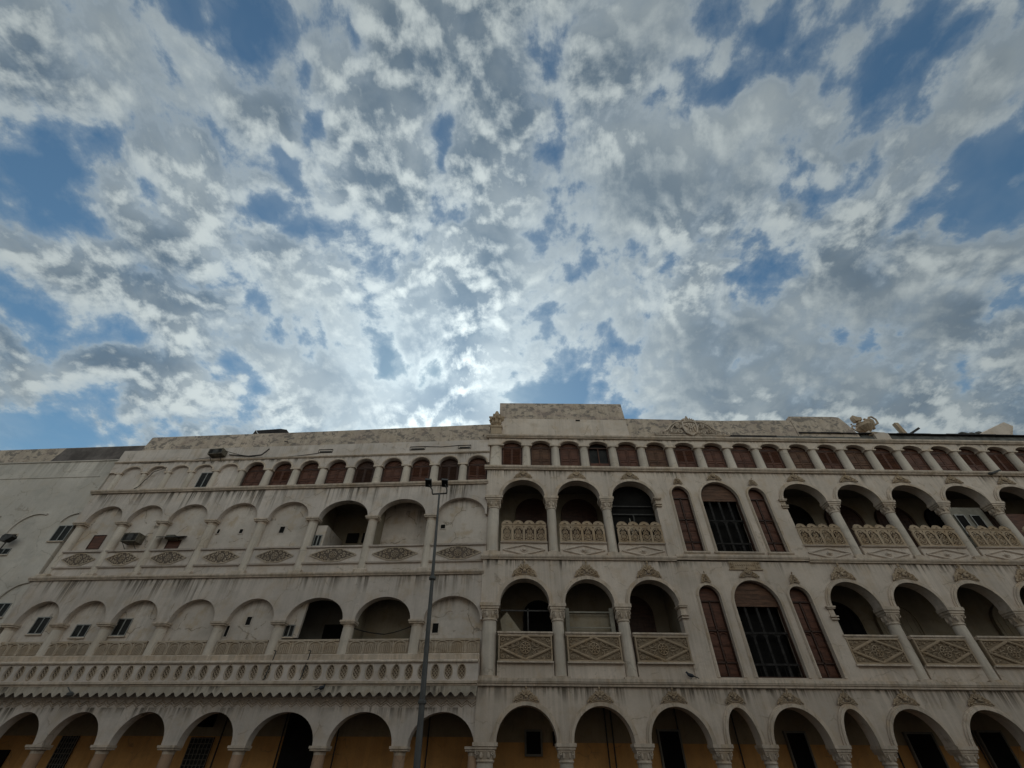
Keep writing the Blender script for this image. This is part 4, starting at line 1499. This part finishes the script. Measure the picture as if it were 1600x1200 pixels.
YI = .27
small_window(-20.10, -19.50, 6.16, 6.78, YI)
small_window(-18.02, -17.42, 6.02, 6.46, YI)
small_window(-16.20, -15.60, 6.06, 6.68, YI)
small_window(-8.46, -8.10, 5.96, 6.36, YI)
small_window(-8.42, -8.12, 9.83, 10.32, YI)
small_window(-15.95, -15.30, 13.10, 13.95, .13)
small_window(-20.0, -19.40, 9.90, 10.55, YI, 'shut', mat=m_wood)
for (xa, xb, za, zb) in ((-11.11, -10.97, 5.96, 6.38), (-10.34, -10.12, 6.40, 6.72), (-2.10, -1.85, 6.03, 6.39), (-10.38, -10.13, 10.49, 10.82), (-2.26, -2.04, 10.54, 10.74),
                         (-13.60, -13.47, 10.53, 10.75), (-12.44, -12.26, 10.52, 10.73)):
    small_window(xa, xb, za, zb, YI, 'hole', 'vent_hole')
small_window(-15.9, -15.27, 9.79, 10.2, YI, 'shut', mat=m_wood)
# blue grey door grilles at street level
gr = MB()
for (xa, xb, zt) in ((-12.0, -11.05, 2.72), (-17.6, -16.9, 2.75)):
    gr.mk().box(xa, xb, 2.16, 2.20, 0, zt)
gr.build_each('doorway', m_glass, A)
gb = MB()
for (xa, xb, zt) in ((-12.0, -11.05, 2.72), (-17.6, -16.9, 2.75)):
    gb.mk()
    for i in range(7):
        x = xa + (xb - xa) * i / 6
        gb.box(x - .012, x + .012, 2.12, 2.15, 0, zt)
    for i in range(16):
        z = .2 + .165 * i
        if z < zt:
            gb.box(xa, xb, 2.13, 2.145, z, z + .02)
gb.build_each('door_grille', m_grey, A)
dd = MB()
dd.mk().box(-7.9, -6.5, 1.7, 2.22, 0, 3.8)
dd.mk().box(-20.5, -19.6, 2.12, 2.2, 0, 2.3)
dd.mk().box(-11.75, -11.3, 1.2, 2.2, 3.05, 3.5)
dd.build_each('dark_recess', m_black, A)
tb = MB()
for x in (-10.75, -8.2, -8.0, -5.9, -2.2):
    tb.mk().tube([(x, 2.1, 0), (x, 2.1, 3.8)], .03, 5)
tb.build_each('wall_pipe', m_steel, A)

# second floor fluted panels
def fluted(w, h, k=4):
    b = MB()
    b.box(-w / 2, w / 2, .03, .14, 0, h)
    b.box(-w / 2, w / 2, -.02, .14, h - .04, h + .03)
    b.box(-w / 2, w / 2, -.02, .03, 0, .03)
    u = w / k
    for i in range(k):
        cx = -w / 2 + u * (i + .5)
        b.strip(arc(cx, u * .36, h - .20, .13, .05, 10), arc(cx, u * .44, h - .19, .16, .05, 10), -.015, .03)
        for j in range(5):
            x = cx + (j - 2) * u * .125
            zz = h - .13 - .02 * abs(j - 2) ** 2
            b.box(x - .014, x + .014, -.012, .03, .06, zz)
        b.blob((cx - u / 2 + .005, 0, .06), .05, .035, .05, 6, 4)
        b.tube([(cx - u / 2, .0, .10), (cx - u / 2 + .02, -.01, h * .5), (cx - u / 2, 0, h - .05)], [.025, .04, .02], 5)
    return b


fl = fluted(2.45, .53).build('fluted_panel', m_relief_a, A)
fl.location = (bays[0][0], .06, 5.23)
for c, h in bays[1:]:
    dup(fl, (c, .06, 5.23), scale=((h + .05) / 1.225, 1, 1))

# projecting balcony with oval lattice and scalloped eave
PB = -.34
bl = MB()
bl.mk().profile(XL, -.02, [(.30, 5.03), (-.10, 5.03), (-.12, 5.20), (-.06, 5.235), (.30, 5.235)])
bl.mk().profile(XL, -.02, [(.02, 4.88), (PB - .06, 4.88), (PB - .08, 4.92), (PB - .04, 4.97), (PB + .05, 5.0), (-.05, 5.04), (.02, 5.04)])
bl.mk().profile(XL, -.02, [(.02, 4.10), (PB - .02, 4.10), (PB - .06, 4.14), (PB - .03, 4.17), (PB - .10, 4.20), (PB - .10, 4.27), (PB, 4.30), (.02, 4.30)])
bl.build_each('balcony_moulding', m_trim, A)


def oval_plate(b, x0, x1, z0, z1, y0, y1, ops, n=12):
    xs = x0
    for (cx, hw, cz, hz) in ops:
        for y, fl_ in ((y0, 0), (y1, 1)):
            qs_ = [[(xs, y, z0), (cx - hw, y, z0), (cx - hw, y, z1), (xs, y, z1)]]
            up, lo = [], []
            for i in range(n + 1):
                a = PI * (1 - i / n)
                up.append((cx + hw * math.cos(a), cz + hz * math.sin(a)))
                lo.append((cx + hw * math.cos(a), cz - hz * math.sin(a)))
            for i in range(n):
                qs_.append([(up[i][0], y, up[i][1]), (up[i + 1][0], y, up[i + 1][1]), (up[i + 1][0], y, z1), (up[i][0], y, z1)])
                qs_.append([(lo[i][0], y, z0), (lo[i + 1][0], y, z0), (lo[i + 1][0], y, lo[i + 1][1]), (lo[i][0], y, lo[i][1])])
            for q4 in qs_:
                b.add(q4, [(3, 2, 1, 0) if fl_ else (0, 1, 2, 3)])
        loop = up + lo[::-1][1:-1]
        m_ = len(loop)
        for i in range(m_):
            a, c = loop[i], loop[(i + 1) % m_]
            b.add([(a[0], y0, a[1]), (c[0], y0, c[1]), (c[0], y1, c[1]), (a[0], y1, a[1])], [(0, 1, 2, 3)])
        xs = cx + hw
    for y, fl_ in ((y0, 0), (y1, 1)):
        b.add([(xs, y, z0), (x1, y, z0), (x1, y, z1), (xs, y, z1)], [(3, 2, 1, 0) if fl_ else (0, 1, 2, 3)])


ov_c = [(-.12 - .515 * k) for k in range(41)][::-1]
ov = MB()
oval_plate(ov, XL, -.0, 4.30, 4.88, PB, PB + .06, [(c, .135, 4.59, .225) for c in ov_c if c > XL + .3 and c < -.14])
ov.build('oval_band', m_wall_a, A)
og = MB()
for k in range(-2, 3):
    for s in (-1, 1):
        og.tube([(-.14, .07, k * .12 - s * .14), (.14, .07, k * .12 + s * .14)], .020, 4)
og.tube([(.15 * math.cos(2 * PI * j / 16), -.005, .24 * math.sin(2 * PI * j / 16)) for j in range(16)], .022, 4, True)
ogo = og.build('oval_grille', m_relief_a, A)
ogo.location = (ov_c[-2], PB, 4.59)
for c in ov_c[:-2]:
    if c > XL + .3:
        dup(ogo, (c, PB, 4.59))
MB().box(XL, -.02, PB + .115, PB + .14, 4.30, 4.88).build('balcony_backing', m_recess2, A)
MB().box(XL, -.02, PB + .02, .02, 3.96, 4.10).build('balcony_soffit', m_soffit, A)
# scalloped eave
sc_ = MB()
per = .385
x = -.02
nn = 12
top, bot = [], []
while x > XL:
    for i in range(nn):
        xx_ = x - per * i / nn
        t = .5 - .5 * math.cos(2 * PI * i / nn)
        bot.append((xx_, 3.79 + .14 * t))
    x -= per
for y0_, y1_, dz_ in ((PB - .09, PB - .04, 0),):
    vs, fs = [], []
    n = len(bot)
    for (xx_, zz) in bot:
        f_ = (4.14 - zz) / .34
        yb = y1_ + (y0_ - y1_) * f_
        vs += [(xx_, y1_, 4.14), (xx_, yb, zz), (xx_, yb + .045, zz), (xx_, y1_ + .045, 4.14)]
    for i in range(n - 1):
        a, b_ = 4 * i, 4 * i + 4
        fs += [(a, a + 1, b_ + 1, b_), (a + 1, a + 2, b_ + 2, b_ + 1), (a + 2, a + 3, b_ + 3, b_ + 2)]
    sc_.add(vs, fs)
sc_.build('scalloped_eave', m_eave, A, smooth=False)
zg = MB()
x = -.02
pts = []
while x > XL:
    pts += [(x, 3.72), (x - per / 2, 3.60)]
    x -= per
zg.tube([(a, -.012, b_) for a, b_ in pts], .022, 4)
zg.tube([(a, -.012, b_ - .08) for a, b_ in pts], .018, 4)
zg.box(XL, -.02, -.02, .0 + .01, 3.76, 3.80)
zg.build('zigzag_moulding', m_trim, A)

# parapet
MB().prism([(-20.42, 15.50), (0, 15.50), (0, 16.62), (-10, 16.50), (-14.6, 16.49), (-20.25, 16.47)], .06, .36).build('parapet', m_peel, A)
MB().box(-20.42, 0, .02, .36, 15.42, 15.515).build('parapet_band', m_wall_a, A)
pf = MB()
for xa, xb in ((-9.65, -8.85), (-4.45, -3.6), (-1.75, -1.05)):
    pf.mk().tube([(xa, -.02, 14.98), (xb, -.02, 14.98), (xb, -.02, 15.18), (xa, -.02, 15.18)], .022, 4, True)
    pf.box(xa + .08, xb - .05, -.02, .03, 15.02, 15.08)
pf.mk().tube([(-3.6, -.02, 15.18), (-2.7, -.02, 15.12), (-1.75, -.02, 15.18)], .018, 4)
pf.build_each('bracket_frame', m_steel, A)
st3 = MB()
for x, z in ((-11.75, 15.75), (-.42, 15.75)):
    st3.mk().tube([(x, .10, z + .12), (x + .10, -.35, z - .15)], .028, 5)
st3.mk().tube([(-12.6, -.02, 15.35), (-12.9, -.04, 14.95), (-13.6, -.05, 14.88), (-14.8, -.04, 15.02)], .03, 5)
st3.build_each('wall_spike', m_steel, A)

# ================================================================== plain building at the far left
PL = thing('plastered_building', 'blank grey plastered building with two outlined blind arches, at the far left edge', 'building',
           (JX, JY, 0), -JA)
MB().arch_wall(-36, -21.36, 0, 14.92, .03, .45, []).build('wall', m_plain, PL)
MB().box(-36, -21.36, .45, 10, 0, 14.9).build('rear_wall', m_plain, PL)
MB().prism([(-36, 14.92), (-20.30, 14.92), (-20.25, 15.93), (-36, 15.90)], .08, .40).build('parapet', m_peel, PL)
MB().prism([(-25.65, 14.94), (-20.43, 14.94), (-20.40, 15.90), (-25.25, 15.88)], .055, .079).build('bare_parapet_panel', m_dark_render, PL)
e_ = MB()
e_.mk().profile(-36, -21.3, [(.04, 14.88), (-.02, 14.89), (-.03, 14.95), (.1, 14.96)])
e_.mk().profile(-36, -21.8, [(.04, 13.86), (.0, 13.87), (.0, 13.91), (.04, 13.92)])
e_.build_each('string_course', m_plain, PL)
ar = MB()


def arc_part(cx, hw, zs, ri, a0, a1, zb=None, n=12, w=.09):
    i_, o_ = [], []
    if zb is not None:
        i_.append((cx - hw, zb))
        o_.append((cx - hw - w, zb))
    for k in range(n + 1):
        a = a0 + (a1 - a0) * k / n
        i_.append((cx + hw * math.cos(a), zs + ri * math.sin(a)))
        o_.append((cx + (hw + w) * math.cos(a), zs + (ri + w) * math.sin(a)))
    ar.mk().strip(i_, o_, -.045, .035)


arc_part(-23.55, 1.05, 10.7, .98, PI, R(70), 10.3)
arc_part(-21.35, .75, 11.05, .62, R(165), R(95))
arc_part(-26.3, 1.05, 10.7, .98, PI, R(60), 10.3)
arc_part(-21.35, 1.05, 7.3, .92, R(165), R(95))
arc_part(-23.9, 1.05, 7.3, .92, R(165), R(60))
ar.build_each('blind_arch_outline', m_plain, PL)
small_window(-22.0, -21.30, 10.25, 11.0, .03, parent=PL)
small_window(-24.35, -23.75, 9.62, 9.86, .03, parent=PL)
small_window(-22.2, -21.62, 6.80, 7.32, .03, parent=PL)
small_window(-24.6, -24.0, 10.35, 10.62, .03, 'hole', parent=PL)

# ================================================================== loose things on and around the fronts
rotA = Matrix.Rotation(-JA, 4, 'Z')


def on_a(x, y, z):
    return Vector((JX, JY, 0)) + rotA @ Vector((x, y, z))


# lamp post
PY = 14.0
lp = thing('street_lamp', 'tall tapered grey lamp post with two floodlight heads on a square bracket, slightly leaning', 'street lamp', (-2.01, PY, 0))
sh_ = MB()
segs = 8
vs = []
prof = []
for i in range(segs + 1):
    t = i / segs
    z = 9.0 * t
    prof.append((-.38 * t, z, .10 - .069 * t))
sh_.tube([(x, 0, z) for x, z, r_ in prof], [r_ for x, z, r_ in prof], 12)
sh_.build('post', m_post, lp, smooth=True)
MB().lathe(0, 0, [(.22, 0), (.22, .03), (.15, .05), (.15, .5), (.12, .55)], 12).build('base', m_post, lp)
MB().box(-.075, .075, -.12, -.09, .9, 1.3).build('hatch', m_post, lp)
for z_ in (3.0, 6.1):
    MB().lathe(-.38 * z_ / 9, 0, [(.10, z_), (.108, z_ + .02), (.108, z_ + .07), (.09, z_ + .09)], 12).build('joint_collar', m_post, lp)
br = MB()
br.tube([(-.62, 0, 8.98), (-.12, 0, 9.02)], .028, 6)
br.tube([(-.62, 0, 8.98), (-.64, -.05, 9.12), (-.78, -.1, 9.30)], .024, 6)
br.tube([(-.12, 0, 9.02), (-.13, -.05, 9.16), (-.20, -.1, 9.32)], .024, 6)
br.build('bracket', m_steel, lp)
for s, x in ((-1, -.80), (1, -.22)):
    hd = MB()
    c = Vector((x, -.08, 9.38))
    ex = Vector((.22, .03, 0))
    ey = Vector((.0, .26, -.15))
    ez = Vector((0, .035, .065))
    hd.obox(c, ex, ey, ez)
    hd.obox(c + ez * .75, ex * .7, ey * .6, ez * .7)
    h_o = hd.build('lamp_head', m_post, lp)
    MB().obox(c - ez * .56, ex * .84, ey * .84, ez * .08).build('lens', m_glass, h_o)


def ac_unit(name, label, loc, rotz, w, h, d, tilt=0.):
    t = thing(name, label, 'air conditioner', loc, rotz, 'old air conditioners on the walls')
    t.rotation_euler = (0, tilt, rotz)
    b = MB()
    b.box(-w / 2, w / 2, -d, .0, 0, .04)
    b.box(-w / 2, w / 2, -d, .0, h - .04, h)
    b.box(-w / 2, -w / 2 + .04, -d, .0, .04, h - .04)
    b.box(w / 2 - .04, w / 2, -d, .0, .04, h - .04)
    b.box(-w / 2 + .04, w / 2 - .04, -d + .06, -.02, .04, h - .04)
    b.build('casing', m_ac, t)
    s = MB()
    z = .07
    while z < h - .06:
        s.box(-w / 2 + .05, w / 2 - .05, -d + .01, -d + .05, z, z + .02)
        z += .05
    s.box(-w * .18, w * .18, -d, -d + .05, .05, h - .05)
    s.build('grille', m_steel, t)
    f = MB()
    for x in (-w * .35, w * .35):
        f.tube([(x, 0, -.30), (x, -d * .9, -.03), (x, 0, -.03)], .018, 4)
    f.build('bracket', m_steel, t)
    return t


ac_unit('air_conditioner', 'rusty brown window air conditioner in the walled up arch second from the left', on_a(-17.62, YI, 10.05), -JA, .78, .42, .48)
ac_unit('air_conditioner', 'small dark air conditioner high under the roof above the barred attic window', on_a(-15.38, -.02, 14.86), -JA, .80, .34, .42, R(-3))
hd_t = thing('window_hood', 'dark metal hood jutting over the small brown shutter in the third arch from left', 'window hood', on_a(-15.65, YI, 10.2), -JA)
b = MB()
b.add([(-.58, 0, .26), (.58, 0, .26), (.62, -.45, .06), (-.62, -.45, .06), (-.58, 0, .22), (.58, 0, .22), (.62, -.45, .02), (-.62, -.45, .02)],
      [(3, 2, 1, 0), (4, 5, 6, 7), (0, 1, 5, 4), (1, 2, 6, 5), (2, 3, 7, 6), (3, 0, 4, 7)])
b.build('hood_sheet', m_steel, hd_t)
MB().box(-.20, .24, -.40, 0, .0, .16).build('hood_box', m_ac, hd_t)

# floodlight on an arm at the left edge
fl_t = thing('floodlight', 'dark floodlight on a short arm fixed to the blank wall at far left', 'floodlight', on_a(-24.0, .03, 9.95), -JA)
MB().tube([(-.35, 0, -.45), (0, -.25, -.1), (.12, -.32, .18)], .03, 6).build('arm', m_steel, fl_t)
b = MB()
b.prism([(-.12, .16), (.20, .14), (.42, .36), (.36, .46), (-.04, .50), (-.14, .42)], -.50, -.22)
hh_ = b.build('lamp_head', m_steel, fl_t)
MB().prism([(.20, .15), (.42, .35), (.44, .34), (.22, .13)], -.48, -.24).build('lens', m_glass, hh_)

# steel hooks leaning on the balcony
for i, (x, zt, nm) in enumerate(((-8.28, 5.32, 'thin bent steel rod hooked on the oval balcony band, the left of two'), (-6.84, 5.32, 'thin bent steel rod hooked on the oval balcony band, the right of two'))):
    o = MB().tube([(-.10, .02, .02), (0, 0, .0), (.0, -.03, -.25), (0, -.22, -.98), (-.05, -.22, -1.0)], .022, 5).build('steel_rod', m_steel)
    o.location = on_a(x, -.26, zt)
    o.rotation_euler = (0, 0, -JA)
    o['label'] = nm
    o['category'] = 'rod'
    o['group'] = 'rods on the balcony'

# dark shelter on the roof, left
rs = thing('roof_shelter', 'low dark sheet shelter standing on the roof above the left arcades', 'shelter', on_a(-13.4, .5, 15.46), -JA)
MB().prism([(-1.15, 1.0), (-1.02, 1.62), (.55, 1.68), (.95, 1.60), (1.35, 1.05)], .0, 1.6).build('sheet_roof', m_felt, rs)
lg = MB()
for x in (-1.0, 1.0):
    for y_ in (.2, 1.4):
        lg.mk().box(x - .04, x + .04, y_ - .04, y_ + .04, 0, 1.02)
lg.build_each('leg', m_wood_d, rs)
MB().tube([(-.98, -.03, 1.62), (-.50, -.06, 1.10)], .025, 5).build('white_pipe', m_white, rs)

# timbers and rubble on the right roof
o = MB().obox((0, 0, .45), (.22, 0, 0), (0, .22, 0), (-.14, 0, 1.0)).build('broken_post', m_relief)
o.location = (22.95, 20.3, 16.25)
o['label'] = 'stub of a tilted white post on the roof just right of the urn'
o['category'] = 'post'
o = MB().obox((0, 0, 0), (.95, 0, .52), (0, .12, 0), (-.05, 0, .10)).build('roof_beam', m_felt)
o.location = (23.5, 20.2, 16.55)
o['label'] = 'dark beam sticking up slantwise beside the tilted post on the roof'
o['category'] = 'beam'
MB_ = MB()
MB_.add([(26.9, .1, 16.25), (29.0, .1, 16.25), (29.6, .1, 17.0), (29.25, .1, 17.28), (26.9, .9, 16.45), (29.0, .9, 16.55), (29.9, .9, 17.2), (29.5, .9, 17.5)],
        [(0, 1, 2, 3), (7, 6, 5, 4), (0, 4, 5, 1), (1, 5, 6, 2), (2, 6, 7, 3), (3, 7, 4, 0)])
o = MB_.build('fallen_slab', m_wall_b)
o.location = (0, 20, 0)
o['label'] = 'pale slab of masonry tipped up on the roof edge at far right'
o['category'] = 'slab'
b = MB()
rnd = random.Random(9)
for i in range(14):
    b.blob((26.7 + rnd.random() * 1.5, .4 + rnd.random() * .4, 16.55 + rnd.random() * .18), .22, .2, .09 + rnd.random() * .06, 6, 4, rnd.uniform(-.3, .3))
o = b.build('rolled_felt', m_tile, None, smooth=True)
o.location = (0, 20, 0)
o['label'] = 'crumpled dark felt lying on the roof behind the tipped slab'
o['category'] = 'felt'

# pigeons
def pigeon(loc, rot, label, name='pigeon'):
    b = MB()
    b.blob((0, 0, .13), .14, .065, .07, 10, 6, -.25)
    b.blob((.13, 0, .23), .042, .036, .045, 8, 5)
    b.tube([(.07, 0, .16), (.12, 0, .22)], [.05, .035], 8)
    b.add([(-.10, -.04, .12), (-.10, .04, .12), (-.30, .05, .03), (-.30, -.05, .03), (-.10, -.03, .09), (-.10, .03, .09), (-.30, .05, .015), (-.30, -.05, .015)],
          [(0, 1, 2, 3), (7, 6, 5, 4), (0, 4, 5, 1), (1, 5, 6, 2), (2, 6, 7, 3), (3, 7, 4, 0)])
    b.tube([(.16, 0, .23), (.20, 0, .22)], [.012, .003], 5)
    for s in (-1, 1):
        b.tube([(.01, s * .025, .08), (.01, s * .03, 0), (.04, s * .03, 0)], .008, 4)
    o = b.build(name, m_bird, None, smooth=True)
    o.location = loc
    o.rotation_euler = (0, 0, rot)
    o.scale = (.95, .95, .95)
    o['label'] = label
    o['category'] = 'pigeon'
    o['group'] = 'pigeons'
    return o


pigeon((7.2, 19.90, 4.42), R(170), 'dark pigeon perched on the ledge left of the tall brown window')
pigeon(on_a(-5.92, PB - .15, 3.94), R(60), 'dark pigeon on the balcony moulding on the rim of the scalloped eave')

# small blue grey lamp on the scalloped eave
o = MB()
o.lathe(0, 0, [(.05, 0), (.11, .03), (.12, .10), (.05, .16)], 10)
o.tube([(0, 0, .12), (-.25, .02, .30)], .02, 5)
o = o.build('eave_lamp', m_post, None, smooth=True)
o.location = on_a(-15.85, PB - .15, 3.80)
o['label'] = 'small grey lamp hanging at the edge of the scalloped eave'
o['category'] = 'lamp'

# pipe stub sticking out of the attic at right
o = MB()
o.tube([(0, 0, .0), (.32, .10, .12), (1.05, .35, .40)], .055, 8)
o.blob((-.05, 0, -.02), .14, .09, .08, 8, 5)
o = o.build('spout_pipe', m_steel, None, smooth=True)
o.location = (25.3, 19.6, 13.5)
o['label'] = 'grey spout pipe poking out below the attic shutters at far right'
o['category'] = 'pipe'

# sagging cables
def cable(pts, label, r_=.012, local=True):
    P = [on_a(*p) if local else Vector(p) for p in pts]
    out = []
    for a, b_ in zip(P, P[1:]):
        for i in range(6):
            t = i / 6
            p = a.lerp(b_, t)
            p.z -= .25 * (a - b_).length * .12 * math.sin(PI * t)
            out.append(p)
    out.append(P[-1])
    o = MB().tube(out, r_, 4).build('cable', m_cable)
    o['label'] = label
    o['category'] = 'cable'
    return o


cable([(-21.3, -.03, 14.75), (-15.9, -.05, 14.86), (-14.9, -.25, 15.12), (-13.2, -.05, 14.80), (-9.6, -.03, 14.95)], 'black cable running along the wall above the left attic arches', .016)
cable([(-18.1, -.04, 14.30), (-18.7, -.04, 14.05), (-19.15, .05, 13.2), (-19.2, -.10, 12.95)], 'black cable hanging between the two leftmost attic arches', .022)
cable([(-5.5, .35, 6.25), (-4.2, .5, 6.05), (-3.0, .3, 6.3)], 'black cable sagging across the open arch left of the lamp post', .018)

# unseen blocks added behind the camera to keep the low floors in the shade
for x0_, x1_, h_ in ((-60, -26, 18), (-25, 4, 22), (5, 30, 18), (31, 64, 20)):
    o = MB().box(x0_, x1_, -30, -15, 0, h_).build('added_shade_blocks', m_plain)
    o['kind'] = 'structure'
